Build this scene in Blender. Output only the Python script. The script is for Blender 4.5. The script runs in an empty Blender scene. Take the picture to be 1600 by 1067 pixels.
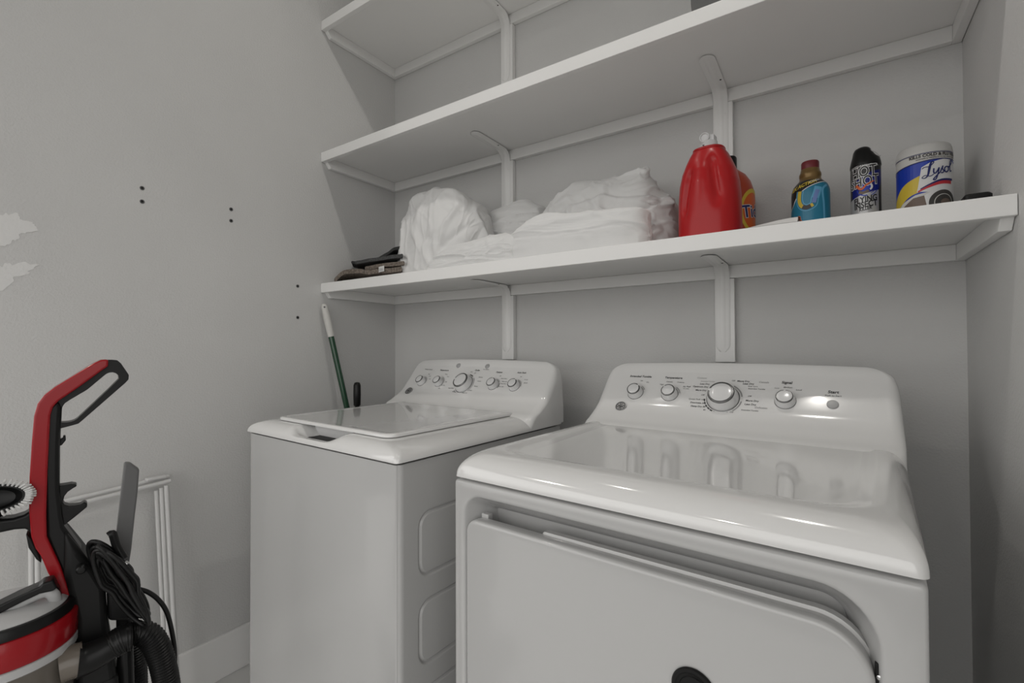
import bpy, bmesh, math, random
from mathutils import Vector, Matrix, noise
random.seed(7)
SC = bpy.context.scene
COL = SC.collection
PI = math.pi

# ------------------------------------------------------------------ camera
F, YAW, PITCH, ROLL = 744.73, 0.5914, 0.0135, -0.0039
CAM = Vector((1.7287, -1.5753, 1.1098))
_f = Vector((-math.sin(YAW)*math.cos(PITCH), math.cos(YAW)*math.cos(PITCH), math.sin(PITCH)))
_r = Vector((math.cos(YAW), math.sin(YAW), 0)); _u = _r.cross(_f)
CR = _r*math.cos(ROLL) + _u*math.sin(ROLL); CU = -_r*math.sin(ROLL) + _u*math.cos(ROLL); CF = _f
cd = bpy.data.cameras.new('camera'); cam = bpy.data.objects.new('camera', cd); COL.objects.link(cam)
cd.sensor_width = 36; cd.lens = F/1600*36; cd.clip_start = 0.02
cam.matrix_world = Matrix(((CR.x, CU.x, -CF.x, CAM.x), (CR.y, CU.y, -CF.y, CAM.y), (CR.z, CU.z, -CF.z, CAM.z), (0, 0, 0, 1)))
SC.camera = cam
# ------------------------------------------------------------------ view and light
SC.view_settings.view_transform = 'Standard'; SC.view_settings.look = 'None'
SC.view_settings.gamma = 1; SC.view_settings.use_curve_mapping = False
SC.view_settings.exposure = 0.17
CEIL = 2.90
wd = bpy.data.worlds.new('world'); SC.world = wd; wd.use_nodes = True
wd.node_tree.nodes['Background'].inputs[0].default_value = (1.0, 0.985, 0.96, 1)
wd.node_tree.nodes['Background'].inputs[1].default_value = 1.5
# added ambient fill: dim below the horizon, bright above, to darken the upper wall
_t = wd.node_tree; _tc = _t.nodes.new('ShaderNodeTexCoord'); _sp = _t.nodes.new('ShaderNodeSeparateXYZ'); _cr = _t.nodes.new('ShaderNodeValToRGB'); _mr = _t.nodes.new('ShaderNodeMapRange')
_mr.inputs['From Min'].default_value = -1; _t.links.new(_tc.outputs['Generated'], _sp.inputs[0]); _t.links.new(_sp.outputs['Z'], _mr.inputs['Value'])
_t.links.new(_mr.outputs['Result'], _cr.inputs['Fac']); _t.links.new(_cr.outputs['Color'], _t.nodes['Background'].inputs[0])
_wc = lambda v: (v, v*.985, v*.96, 1)
_cr.color_ramp.elements[0].position = 0.40; _cr.color_ramp.elements[0].color = _wc(.12)
_cr.color_ramp.elements[1].position = 0.75; _cr.color_ramp.elements[1].color = _wc(1.0)
_e = _cr.color_ramp.elements.new(.52); _e.color = _wc(1.12)
def lamp(x, y, w, r=.045, spread=180):
    l = bpy.data.lights.new('ceiling_lamp', 'AREA'); l.shape = 'DISK'; l.size = 2*r; l.energy = w; l.spread = math.radians(spread)
    l.color = (1.0, 0.965, 0.91)
    o = bpy.data.objects.new('ceiling_lamp', l); COL.objects.link(o); o.location = (x, y, CEIL-.012)
lamp(1.50, -.80, 4.2, .035)
lamp(0.60, -.80, 1.4, .03)
lamp(-0.35, -2.40, 8.0)
lamp(0.70, -3.50, 4.5)

# ------------------------------------------------------------------ helpers
def ray(px, py):
    return (CF + CR*((px-800)/F) - CU*((py-533.5)/F))
def at_y(px, py, y): d = ray(px, py); return CAM + d*((y-CAM.y)/d.y)
def at_x(px, py, x): d = ray(px, py); return CAM + d*((x-CAM.x)/d.x)
def at_z(px, py, z): d = ray(px, py); return CAM + d*((z-CAM.z)/d.z)

def srgb(r, g, b):
    f = lambda c: (c/255/12.92 if c/255 <= .04045 else ((c/255+.055)/1.055)**2.4)
    return (f(r), f(g), f(b), 1)
def mat(name, col, rough=.5, metal=0, coat=0, bump=None, spec=.5, alpha=1, trans=0, ior=1.45):
    m = bpy.data.materials.new(name); m.use_nodes = True
    nt = m.node_tree; b = nt.nodes['Principled BSDF']
    if len(col) == 3: col = (*col, 1)
    b.inputs['Base Color'].default_value = col; b.inputs['Roughness'].default_value = rough
    b.inputs['Metallic'].default_value = metal; b.inputs['Coat Weight'].default_value = coat
    b.inputs['Coat Roughness'].default_value = .05
    b.inputs['Specular IOR Level'].default_value = spec; b.inputs['Alpha'].default_value = alpha
    b.inputs['Transmission Weight'].default_value = trans; b.inputs['IOR'].default_value = ior
    if bump:
        sc, st, det = bump
        tc = nt.nodes.new('ShaderNodeTexCoord'); n = nt.nodes.new('ShaderNodeTexNoise'); bp = nt.nodes.new('ShaderNodeBump')
        n.inputs['Scale'].default_value = sc; n.inputs['Detail'].default_value = det
        bp.inputs['Strength'].default_value = st; bp.inputs['Distance'].default_value = .002
        nt.links.new(tc.outputs['Object'], n.inputs['Vector']); nt.links.new(n.outputs['Fac'], bp.inputs['Height'])
        nt.links.new(bp.outputs['Normal'], b.inputs['Normal'])
    return m
def mottled(name, c1, c2, scale, rough=.6, bump=None, lo=.4, hi=.6):
    m = mat(name, c1, rough, bump=bump); nt = m.node_tree; b = nt.nodes['Principled BSDF']
    tc = nt.nodes.new('ShaderNodeTexCoord'); n = nt.nodes.new('ShaderNodeTexNoise'); cr = nt.nodes.new('ShaderNodeValToRGB')
    n.inputs['Scale'].default_value = scale; n.inputs['Detail'].default_value = 4
    cr.color_ramp.elements[0].position = lo; cr.color_ramp.elements[1].position = hi
    cr.color_ramp.elements[0].color = c1; cr.color_ramp.elements[1].color = c2
    nt.links.new(tc.outputs['Object'], n.inputs['Vector']); nt.links.new(n.outputs['Fac'], cr.inputs['Fac'])
    nt.links.new(cr.outputs['Color'], b.inputs['Base Color'])
    return m
g = lambda v, w=0: (v, v*(1-.005*w), v*(1-.02*w), 1)
M = dict(
    wall=mottled('wall_paint', g(.585, 1), g(.61, 1), 3, .75, bump=(170, .6, 3), lo=.3, hi=.7),
    ceil=mat('ceiling_paint', g(.45, 1), .8), shelf=mat('shelf_paint', g(.82, 1), .42, bump=(60, .08, 2)),
    trim=mat('trim_paint', g(.8, 1), .4), spackle=mat('spackle', g(.72, 1), .85, bump=(120, .5, 4)),
    enamel=mat('white_enamel', g(.45, .6), .22, coat=.5), gloss=mat('white_gloss_plastic', g(.70, .8), .12, coat=.9),
    dark=mat('dark_gap', g(.02), .6), print=mat('black_print', g(.05), .5), printg=mat('grey_print', g(.3), .5),
    chrome=mat('chrome', g(.55), .12, metal=1), knobw=mat('knob_white', g(.66), .18, coat=.6), knobd=mat('knob_ring_grey', g(.16), .25, metal=.7),
    btn=mat('button_grey', g(.36), .3, coat=.4), black=mat('black_plastic', g(.007), .34, spec=.3), blackm=mat('black_matte_plastic', g(.008), .5, spec=.3),
    rubber=mat('black_rubber', g(.007), .42, spec=.35), red=mat('red_gloss_plastic', (.27, .006, .010), .25, coat=.12, spec=.35),
    redjug=mat('red_jug_plastic', (.38, .008, .010), .32, coat=.05, spec=.35), orange=mat('orange_red_plastic', (.42, .055, .02), .35),
    capw=mat('white_cap_plastic', g(.68), .4), floor=mat('floor_tile', g(.62, 1), .5),
    sheet=mat('white_cotton', g(.70, .6), .9, bump=(350, .12, 2)), grey=mat('grey_plastic', g(.11), .38), lgrey=mat('light_grey_plastic', g(.42), .35),
    whitep=mat('white_powder_coat', g(.62, .6), .35), bristle=mat('white_bristle', g(.62, 1), .6),
    paper=mat('paper', g(.66, 1), .7), green=mat('green_enamel', (.008, .05, .022), .2, coat=.5),
    silver=mat('satin_silver', g(.4), .35, metal=.6), smoke=mat('smoky_clear_plastic', (.30, .27, .23), .15, trans=.75, ior=1.2),
)

def setp(o, label=None, cat=None, group=None, kind=None):
    if label: o['label'] = label
    if cat: o['category'] = cat
    if group: o['group'] = group
    if kind: o['kind'] = kind
    return o
def empty(name, loc=(0, 0, 0), rz=0, label=None, cat=None, group=None):
    o = bpy.data.objects.new(name, None); o.location = loc; o.rotation_euler = (0, 0, rz); o.empty_display_size = .05
    COL.objects.link(o); return setp(o, label, cat, group)
class MB:
    def __init__(s): s.v = []; s.f = []; s.m = []
    def add(s, vs, fs, mi=0):
        n = len(s.v); s.v += [tuple(v) for v in vs]; s.f += [[i+n for i in f] for f in fs]; s.m += [mi]*len(fs); return s
    def box(s, x0, x1, y0, y1, z0, z1, mi=0):
        return s.add([(x0,y0,z0),(x1,y0,z0),(x1,y1,z0),(x0,y1,z0),(x0,y0,z1),(x1,y0,z1),(x1,y1,z1),(x0,y1,z1)],
              [(0,3,2,1),(4,5,6,7),(0,1,5,4),(1,2,6,5),(2,3,7,6),(3,0,4,7)], mi)
    def loft(s, rings, cap0=True, cap1=True, closed=True, mi=0):
        n = len(rings[0]); vs = [p for r in rings for p in r]; fs = []
        for k in range(len(rings)-1):
            for i in range(n if closed else n-1):
                j = (i+1) % n; fs.append((k*n+i, k*n+j, (k+1)*n+j, (k+1)*n+i))
        if cap0: fs.append(tuple(range(n))[::-1])
        if cap1: fs.append(tuple((len(rings)-1)*n+i for i in range(n)))
        return s.add(vs, fs, mi)
    def tube(s, pts, r, seg=10, mi=0, closed=False, caps=True):
        pts = [Vector(p) for p in pts]; n = len(pts); rings = []; up = None
        for i, p in enumerate(pts):
            if closed: t = pts[(i+1) % n]-pts[i-1]
            else: t = pts[min(i+1, n-1)]-pts[max(i-1, 0)]
            t.normalize()
            if up is None: up = t.orthogonal().normalized()
            up = (up - t*up.dot(t))
            up = up.normalized() if up.length > 1e-6 else t.orthogonal().normalized()
            w = t.cross(up); rr = r(i/(n-1)) if callable(r) else r
            rings.append([p + (up*math.cos(a)+w*math.sin(a))*rr for a in (2*PI*k/seg for k in range(seg))])
        if closed: rings.append(rings[0])
        return s.loft(rings, caps and not closed, caps and not closed, mi=mi)
    def lathe(s, prof, axis=None, seg=40, mi=0):
        # prof: list of (radius, height); axis: matrix whose z is the axis
        A = axis or Matrix()
        rings = [[A @ Vector((max(r, 1e-5)*math.cos(2*PI*k/seg), max(r, 1e-5)*math.sin(2*PI*k/seg), h)) for k in range(seg)] for r, h in prof]
        return s.loft(rings, True, True, mi=mi)
    def prism(s, poly, fa, fb, mi=0):
        # poly: 2-D outline; fa/fb: functions giving the near and far 3-D point
        a = [fa(p) for p in poly]; b = [fb(p) for p in poly]; n = len(poly)
        s.add(a+b, [tuple(range(n)), tuple(range(2*n-1, n-1, -1))]+[(i, i+n, (i+1) % n+n, (i+1) % n) for i in range(n)], mi); return s
    def build(s, name, mats, parent=None, ang=35, bevel=0, bseg=3, smooth=True, fix=True, label=None):
        me = bpy.data.meshes.new(name); me.from_pydata(s.v, [], s.f)
        if not isinstance(mats, (list, tuple)): mats = [mats]
        for m in mats: me.materials.append(M[m] if isinstance(m, str) else m)
        for p, i in zip(me.polygons, s.m): p.material_index = i
        if fix:
            bm = bmesh.new(); bm.from_mesh(me); bmesh.ops.remove_doubles(bm, verts=bm.verts, dist=1e-6)
            bmesh.ops.recalc_face_normals(bm, faces=bm.faces); bm.to_mesh(me); bm.free()
        if smooth:
            me.polygons.foreach_set('use_smooth', [True]*len(me.polygons)); me.set_sharp_from_angle(angle=math.radians(ang))
        o = bpy.data.objects.new(name, me); COL.objects.link(o)
        if parent: o.parent = parent
        if bevel:
            b = o.modifiers.new('bevel', 'BEVEL'); b.width = bevel; b.segments = bseg; b.limit_method = 'ANGLE'; b.angle_limit = math.radians(40)
            b.harden_normals = False
        if label: o['label'] = label
        return o
def rrect(x0, x1, y0, y1, r, n=6):
    if not isinstance(r, (list, tuple)): r = [r]*4
    pts = []
    for (cx, cy, a0, rr) in ((x0+r[0], y0+r[0], PI, r[0]), (x1-r[1], y0+r[1], 1.5*PI, r[1]), (x1-r[2], y1-r[2], 0, r[2]), (x0+r[3], y1-r[3], .5*PI, r[3])):
        for k in range(n+1):
            a = a0+.5*PI*k/n; pts.append((cx+rr*math.cos(a), cy+rr*math.sin(a)))
    return pts
def smooth(pts, n=6, closed=False):
    P = [Vector(p) for p in pts]; out = []; m = len(P)
    rng = range(m) if closed else range(m-1)
    for i in rng:
        p0 = P[(i-1) % m] if closed or i > 0 else P[0]; p1 = P[i]; p2 = P[(i+1) % m]; p3 = P[(i+2) % m] if closed or i+2 < m else P[-1]
        for k in range(n):
            t = k/n
            out.append(.5*((2*p1)+(p2-p0)*t+(2*p0-5*p1+4*p2-p3)*t*t+(3*p1-p0-3*p2+p3)*t**3))
    if not closed: out.append(P[-1])
    return out
def interp(x, tab):
    if x <= tab[0][0]: return tab[0][1]
    for (a, b), (c, d) in zip(tab, tab[1:]):
        if x <= c: return b+(d-b)*(x-a)/(c-a)
    return tab[-1][1]

# flat artwork: text and shapes drawn in 2-D, then mapped on to a surface
def text2d(s, size, bold=0, shear=0, align='CENTER', sx=1):
    c = bpy.data.curves.new('t', 'FONT'); c.body = s; c.size = size; c.align_x = align; c.align_y = 'CENTER'; c.offset = bold; c.shear = shear
    c.resolution_u = 3; o = bpy.data.objects.new('t', c); COL.objects.link(o)
    dg = bpy.context.evaluated_depsgraph_get(); me = bpy.data.meshes.new_from_object(o.evaluated_get(dg))
    vs = [(v.co.x*sx, v.co.y) for v in me.vertices]; fs = [tuple(p.vertices) for p in me.polygons]
    bpy.data.objects.remove(o); bpy.data.curves.remove(c); bpy.data.meshes.remove(me)
    if bold and vs and max(abs(y) for x, y in vs) > size*.9: return text2d(s, size, 0, shear, align, sx)   # emboldening went wrong
    return vs, fs
def stroke2d(pts, w):
    P = smooth([(x, y, 0) for x, y in pts], 8); n = len(P); L = []; R_ = []
    for i, p in enumerate(P):
        t = (P[min(i+1, n-1)]-P[max(i-1, 0)]).normalized(); nn = Vector((-t.y, t.x, 0))
        ww = w(i/(n-1)) if callable(w) else w
        L.append(p+nn*ww/2); R_.append(p-nn*ww/2)
    vs = [(p.x, p.y) for p in L+R_]; return vs, [(i, i+1, n+i+1, n+i) for i in range(n-1)]
def ring2d(r0, r1, a0=0, a1=2*PI, n=40, cx=0, cy=0, ky=1):
    vs = []
    for k in range(n+1):
        a = a0+(a1-a0)*k/n; vs += [(cx+r0*math.cos(a), cy+ky*r0*math.sin(a)), (cx+r1*math.cos(a), cy+ky*r1*math.sin(a))]
    return vs, [(2*k, 2*k+1, 2*k+3, 2*k+2) for k in range(n)]
def poly2d(pts): return list(pts), [tuple(range(len(pts)))]
def moved(sh, dx, dy, rot=0, k=1):
    c, s = math.cos(rot), math.sin(rot); return [(dx+k*(x*c-y*s), dy+k*(x*s+y*c)) for x, y in sh[0]], sh[1]
def cut(sh, step, dirs='x', clip=None):
    """cut a flat shape into narrow strips so that it can bend round a can; clip = (x0, x1, y0, y1)"""
    bm = bmesh.new(); vv = [bm.verts.new((x, y, 0)) for x, y in sh[0]]
    for f in sh[1]:
        if len(set(f)) > 2:
            try: bm.faces.new([vv[i] for i in f])
            except ValueError: pass
    bmesh.ops.triangulate(bm, faces=[f for f in bm.faces if len(f.verts) > 4])
    def bis(co, no, cl=False): bmesh.ops.bisect_plane(bm, geom=bm.verts[:]+bm.edges[:]+bm.faces[:], plane_co=co, plane_no=no, clear_outer=cl)
    if clip:
        bis((clip[0], 0, 0), (-1, 0, 0), True); bis((clip[1], 0, 0), (1, 0, 0), True); bis((0, clip[2], 0), (0, -1, 0), True); bis((0, clip[3], 0), (0, 1, 0), True)
    for ax in (0, 1):
        if 'xy'[ax] in dirs and bm.verts:
            lo = min(v.co[ax] for v in bm.verts); hi = max(v.co[ax] for v in bm.verts); k = math.floor(lo/step)+1
            while k*step < hi:
                co = [0, 0, 0]; no = [0, 0, 0]; co[ax] = k*step; no[ax] = 1; bis(co, no); k += 1
    bm.verts.index_update(); vs = [(v.co.x, v.co.y) for v in bm.verts]; fs = [tuple(v.index for v in f.verts) for f in bm.faces]; bm.free()
    return vs, fs
def decal(mb, sh, fn, mi=0, step=None, clip=None, dirs='x'):
    if step or clip: sh = cut(sh, step or 1e9, dirs, clip)
    mb.add([fn(x, y) for x, y in sh[0]], sh[1], mi)

# ------------------------------------------------------------------ the room
W = 2.0007; YB = -4.4
def plane(name, vs, m, kind='structure'):
    o = MB().add(vs, [(0, 1, 2, 3)]).build(name, m, smooth=False, fix=False); o['kind'] = kind; return o
def slab(name, x0, x1, y0, y1, z0, z1, m):
    o = MB().box(x0, x1, y0, y1, z0, z1).build(name, m, smooth=False); o['kind'] = 'structure'; return o
slab('wall_left', -.1, 0, -1.5, .1, 0, CEIL, 'wall'); slab('wall_back', 0, W, 0, .1, 0, CEIL, 'wall')
slab('wall_right', W, W+.1, -1.45, .1, 0, CEIL, 'wall'); slab('floor', -1.2, W+1.2, -2.6, .1, -.1, 0, 'floor'); slab('ceiling', -1.2, W+1.2, YB, .1, CEIL, CEIL+.1, 'ceil')
for nm, x0, x1, y0, y1 in (('baseboard_left', 0, .012, -1.5, 0), ('baseboard_back', .012, W-.012, -.012, 0), ('baseboard_right', W-.012, W, -1.45, 0)):
    o = MB().box(x0, x1, y0, y1, 0, .1436).build(nm, 'trim', bevel=.002); o['kind'] = 'structure'
# spackle patches on the left wall: thin raised skim of filler
def patch(name, px, label):
    pts = []
    P = [at_x(a, b, 0) for a, b in px]
    n = 14
    for i in range(len(P)):
        a, b = P[i], P[(i+1) % len(P)]
        for k in range(n):
            p = a.lerp(b, k/n); j = noise.noise(p*60)*.010+noise.noise(p*170)*.006
            c = sum(P, Vector())/len(P); d = (p-c).normalized(); pts.append(p+d*j)
    return setp(MB().prism(pts, lambda p: (0.0011, p.y, p.z), lambda p: (0.0001, p.y, p.z)).build(name, 'spackle', smooth=False), label, 'wall patch')
patch('spackle_patch', [(-60, 330), (-10, 337), (20, 334), (38, 342), (57, 350), (55, 360), (35, 366), (20, 378), (8, 383), (-60, 385)], 'upper rough pale filler patch on the left wall')
patch('spackle_patch', [(-60, 408), (0, 412), (30, 411), (62, 413), (40, 426), (22, 440), (4, 451), (-60, 455)], 'lower wedge shaped pale filler patch on the left wall')
pairs = ['upper', 'lower']
for i, (px, py) in enumerate([(222, 294), (222, 315), (361, 327), (361, 345), (465, 447), (465, 496)]):
    p = at_x(px, py, 0); t = empty('wall_anchor', (0, p.y, p.z), 0,
        '%s of two black screw anchors %s' % (pairs[i % 2], ('farthest left on the wall', 'in the middle of the wall', 'on the wall nearest the shelves')[i//2]), 'screw anchor', 'black screw anchors on the left wall')
    A = Matrix.Rotation(PI/2, 4, 'Y')
    MB().lathe([(.0062, 0), (.0062, .0012), (.005, .002), (.0035, .0014), (.0025, .0006)], A, 20).build('anchor_collar', 'grey', t)
    MB().lathe([(.0034, .0016), (.003, .0022), (.001, .0015)], A, 14).build('screw_head', 'black', t)

# ------------------------------------------------------------------ shelves
DS = .3991
def shelf(z, label):
    t = empty('wall_shelf', (0, 0, z), 0, label, 'shelf', 'painted wall shelves above the machines')
    MB().box(.001, W-.001, -DS+.019, -.001, -.019, 0).build('shelf_board', 'shelf', t, bevel=.001)
    MB().box(.001, W-.001, -DS, -DS+.019, -.0381, 0).build('front_edge', 'shelf', t, bevel=.0015)
    MB().box(.02, W-.02, -.02, -.001, -.0585, -.0192).build('back_cleat', 'shelf', t, bevel=.0015)
    for s in (0, 1):
        f = (lambda x: x) if not s else (lambda x: W-x)
        m = MB(); pr = [(-.001, -.0585), (-.001, -.0192), (-.385, -.0192), (-.385, -.034), (-.365, -.0585)]
        m.prism(pr, lambda p: (f(.001), p[0], p[1]), lambda p: (f(.020), p[0], p[1]))
        m.build('side_cleat', 'shelf', t, bevel=.0015)
    return t
Z1, Z2, Z3 = 1.3759, 1.9116, 2.455
shelf(Z1, 'lowest white wall shelf holding the sheets and cleaning bottles')
shelf(Z2, 'middle white wall shelf spanning the alcove with a dark box on it')
shelf(Z3, 'topmost white wall shelf cut off by the top of the picture')

def bracket(x, z, skew, label, drop=.262):
    """stamped steel shelf bracket: upright, bent corner and arm with a rib down the middle"""
    t = empty('shelf_bracket', (x, 0, z-.0192), 0, label, 'bracket', 'white steel shelf brackets')
    path = [(-.0225, -drop)]
    path += [(-.0225, -drop+.01*k) for k in (1, 2)] + [(-.0225, -.04)]
    R = .038
    for k in range(9):
        a = .5*PI*k/8; path.append((-.0225-R+R*math.cos(a), -.0405+R*math.sin(a)))
    path += [(-.10, -.0025), (-.215, -.0025), (-.225, -.0025), (-.235, -.0025)]
    hw = .0205
    prof = [(-1, 0), (-.96, .6), (-.5, .6), (-.38, 1.8), (-.24, 3.6), (-.1, 4.4), (.1, 4.4), (.24, 3.6), (.38, 1.8), (.5, .6), (.96, .6), (1, 0)]
    rings = []
    n = len(path)
    for i, (y, zz) in enumerate(path):
        a = path[max(0, i-1)]; b = path[min(n-1, i+1)]
        tx, tz = b[0]-a[0], b[1]-a[1]; L = math.hypot(tx, tz); ny, nz = -tz/L, tx/L   # points away from wall / shelf
        if ny > 0 or nz > 0: ny, nz = -abs(ny), -abs(nz)
        e = {0: .35, 1: .8, n-1: .35, n-2: .8}.get(i, 1)
        rib = {0: 0, 1: .1, 2: .6, n-1: 0, n-2: .1, n-3: .5}.get(i, 1)
        sk = skew*max(0, -y-.02)
        rings.append([(u*hw*e+sk, y+ny*.001*(d if d < 1 else .6+(d-.6)*rib), zz+nz*.001*(d if d < 1 else .6+(d-.6)*rib)) for u, d in prof])
    MB().loft(rings).build('bracket_arm', 'shelf', t, ang=60)
    MB().box(-.022, .033, -.0215, -.001, -drop-.03, -.041).build('backing_strip', 'shelf', t, bevel=.001)
    for (yy, zz, up) in ((-.0232, -drop+.016, 1), (-.0232, -.075, 1), (-.09, -.0035, 0), (-.215, -.0035, 0)):
        A = Matrix.Translation((skew*max(0, -yy-.02)+(.0125 if zz != -drop+.016 and yy > -.20 else 0), yy, zz)) @ (Matrix.Rotation(PI/2, 4, 'X') if up else Matrix.Rotation(PI, 4, 'X'))
        MB().lathe([(.0028, -.001), (.0028, .0003), (.0012, .0009)], A, 14).build('screw', 'dark' if not up else 'shelf', t)
XL, XR = .659, 1.4545
for zz, nm in ((Z1, 'lowest'), (Z2, 'middle'), (Z3, 'topmost')):
    bracket(XL, zz, 0, 'left white bracket under the %s shelf' % nm)
    if nm != 'topmost': bracket(XR, zz, 0, 'right white bracket under the %s shelf' % nm)

def ss(a, b, x): t = max(0, min(1, (x-a)/(b-a))); return t*t*(3-2*t)
# ------------------------------------------------------------------ washer and dryer
AW = .686
def sarc(k): a = k*PI/2; return math.sin(a), 1-math.cos(a)
def deck(t, zb, zt, fi, si, dish, scoop, name='top_deck'):
    m = MB(); rings = []; yb = .660
    def ring(x, y0, z, r, n=7, dy=0):
        pts = rrect(x, AW-x, y0, yb, [r, r, .004, .004], n)
        out = []
        # subdivide the front span for the finger scoop
        fl, fr = pts[n], pts[n+1]
        mid = [(fl[0]+(fr[0]-fl[0])*k/40, fl[1]) for k in range(1, 40)]
        for (a, b) in pts[:n+1]+mid+pts[n+1:]: out.append((a, b, z))
        return out
    # bottom lip
    rings.append(ring(.002, .002, zb, .012)); rings.append(ring(0, 0, zb+.001, .012)); rings.append(ring(0, 0, zb+.0035, .013))
    for k in range(1, 13):
        s, c = sarc(k/12); rings.append(ring(si*c, fi*c, zb+.0035+(zt-zb-.0035)*s, .013+.035*c))
    rings.append(ring(si+.010, fi+.008, zt+.0005, .05))
    if dish:
        rings.append(ring(si+.016, fi+.014, zt, .052)); rings.append(ring(si+.024, fi+.022, zt-.0035, .055)); rings.append(ring(si+.034, fi+.032, zt-.0045, .06))
    else:
        rings.append(ring(si+.02, fi+.02, zt, .05)); rings.append(ring(si+.04, fi+.05, zt, .05))
    if scoop:
        nr = []
        for r in rings:
            q = []
            for (x, y, z) in r:
                e = max(0, min(1, (x-.222)/.05))*max(0, min(1, (.462-x)/.065)); e = e*e*(3-2*e)
                if y < .10: z = z*(1-e)+min(z, .880-.010*ss(.015, .035, y))*e
                q.append((x, y, z))
            nr.append(q)
        rings = nr
    m.loft(rings); return m.build(name, 'gloss', t, ang=50)
PROF = [(.872, .468), (.896, .487), (.908, .502), (.916, .518), (.926, .536), (.938, .554), (.950, .5713), (.97, .5877), (1.0, .6123), (1.03, .6369), (1.042, .6460)]
PROF = [(p.x, p.y) for p in smooth([(a, b, 0) for a, b in [(.872, .468), (.896, .487), (.908, .502), (.918, .523), (.930, .543), (.942, .5610), (.955, .5754), (.97, .5877), (1.0, .6123), (1.03, .6369), (1.042, .6460)]], 5)]
def console(t):
    rings = []; n = 7; yb = .672
    def ring(z, yf, hw, r, crown=0):
        pts = rrect(AW/2-hw, AW/2+hw, yf, yb, [min(r, (yb-yf)*.45)]*2+[.003, .003], n); out = []
        fl, fr = pts[n], pts[n+1]; mid = [(fl[0]+(fr[0]-fl[0])*k/24, fl[1]) for k in range(1, 24)]
        for a, b in pts[:n+1]+mid+pts[n+1:]: out.append((a, b, z+crown*(1-((a-AW/2)/.3)**2)))
        return out
    for z, y in PROF:
        e = max(0, z-.985)
        hw = .3435 - .004*max(0, min(1, (z-.92)/.07)); 
        if z > .99: hw -= .012*((z-.99)/.055)**2
        rings.append(ring(z, y, hw, .026))
    # rounded top: outline corners sweep in, front edge rolls to the back
    for k in range(1, 9):
        a = k/8*PI/2; z = 1.042+.0215*math.sin(a); y = .646+.014*math.sin(a)*.9+.004*(1-math.cos(a))*1.5
        hw = .3275-.050*(1-math.cos(a))**.8; rings.append(ring(z, y, hw, .02, .005*math.sin(a)))
    return MB().loft(rings).build('console', 'gloss', t, ang=42)
NRM = Vector((0, -.773, .634)); TAN = Vector((0, .634, .773))
def fpt(x, z, h=0): return Vector((x, .60+.82*(z-.985), z))+NRM*h
def fmap(x0, z0, h=.0004): return lambda x, y: fpt(x0, z0, h)+Vector((x, 0, 0))+TAN*y
def knob(t, x, z, r, H, notch_ang, label):
    o = fpt(x, z); A = Matrix.Translation(o) @ Matrix(((1, 0, 0, 0), (0, TAN.y, NRM.y, 0), (0, TAN.z, NRM.z, 0), (0, 0, 0, 1)))
    k = MB().lathe([(r*1.04, 0), (r*1.06, H*.05), (r*1.03, H*.22), (r*.90, H*.72), (r*.86, H*.9)], A, 48, 0).build('knob', 'knobw', t, ang=50, label=label)
    MB().lathe([(r*1.09, -.001), (r*1.10, H*.02), (r*1.07, H*.05)], A, 48).build('base_ring', 'knobd', k)
    m = MB(); rr = []
    for rad, h in ((r*.875, H*.86), (r*.86, H*.965), (r*.80, H), (r*.72, H*.985)):
        rr.append([A @ Vector((rad*math.cos(a), rad*math.sin(a), h)) for a in (notch_ang+.13+(2*PI-.26)*i/48 for i in range(49))])
    m.loft(rr, False, False, closed=False); m.build('knob_ring', 'knobd', k, ang=60, fix=False)
    MB().lathe([(r*.855, H*.85), (r*.845, H*.95), (r*.76, H*.97), (r*.72, H*.99), (r*.45, H*1.02), (.0002, H*1.03)], A, 48).build('knob_cap', 'knobw', k, ang=60)
    return k
def logo(t, x, z, r):
    o = fpt(x, z, .0035); A = Matrix.Translation(o) @ Matrix(((1, 0, 0, 0), (0, TAN.y, NRM.y, 0), (0, TAN.z, NRM.z, 0), (0, 0, 0, 1)))
    b = MB().lathe([(r, -.006), (r*.99, .0016), (r*.9, .0022), (r*.86, .0014), (.0002, .0014)], A, 36).build('badge', 'silver', t, label='round silver badge')
    m = MB(); fn = lambda a, c: A @ Vector((a, c, .0017))
    decal(m, ring2d(r*.74, r*.84), fn)
    for k in range(4):
        decal(m, moved(ring2d(r*.13, r*.24, .3, PI*1.7, 16), r*.5*math.cos(k*PI/2), r*.5*math.sin(k*PI/2), k*PI/2), fn)
    decal(m, stroke2d([(-r*.35, -r*.1), (-r*.15, r*.2), (-r*.1, -r*.2), (r*.1, r*.15), (r*.12, -r*.2), (r*.35, r*.1)], r*.1), fn)
    m.build('badge_emblem', 'dark', b, smooth=False, fix=False)
def legend(t, items, arcs, centres):
    near = lambda x, z: min(range(len(centres)), key=lambda i: (x-centres[i][0])**2+((z-centres[i][1])*1.3)**2)
    for c in range(len(centres)):
        m = MB()
        for (s, x, z, size, bold, dark) in items:
            if near(x, z) == c: decal(m, text2d(s, size, size*.016*bold, .12), fmap(x, z), 0 if dark else 1)
        for (x, z, r0, r1, a0, a1, dark) in arcs:
            if near(x, z) == c: decal(m, ring2d(r0, r1, a0, a1, 24), fmap(x, z, .0003), 0 if dark == 1 else 1)
        if m.v: m.build('dial_lettering', ['print', 'printg'], t, smooth=False, fix=False, label='small printed words and dial marks')

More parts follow.
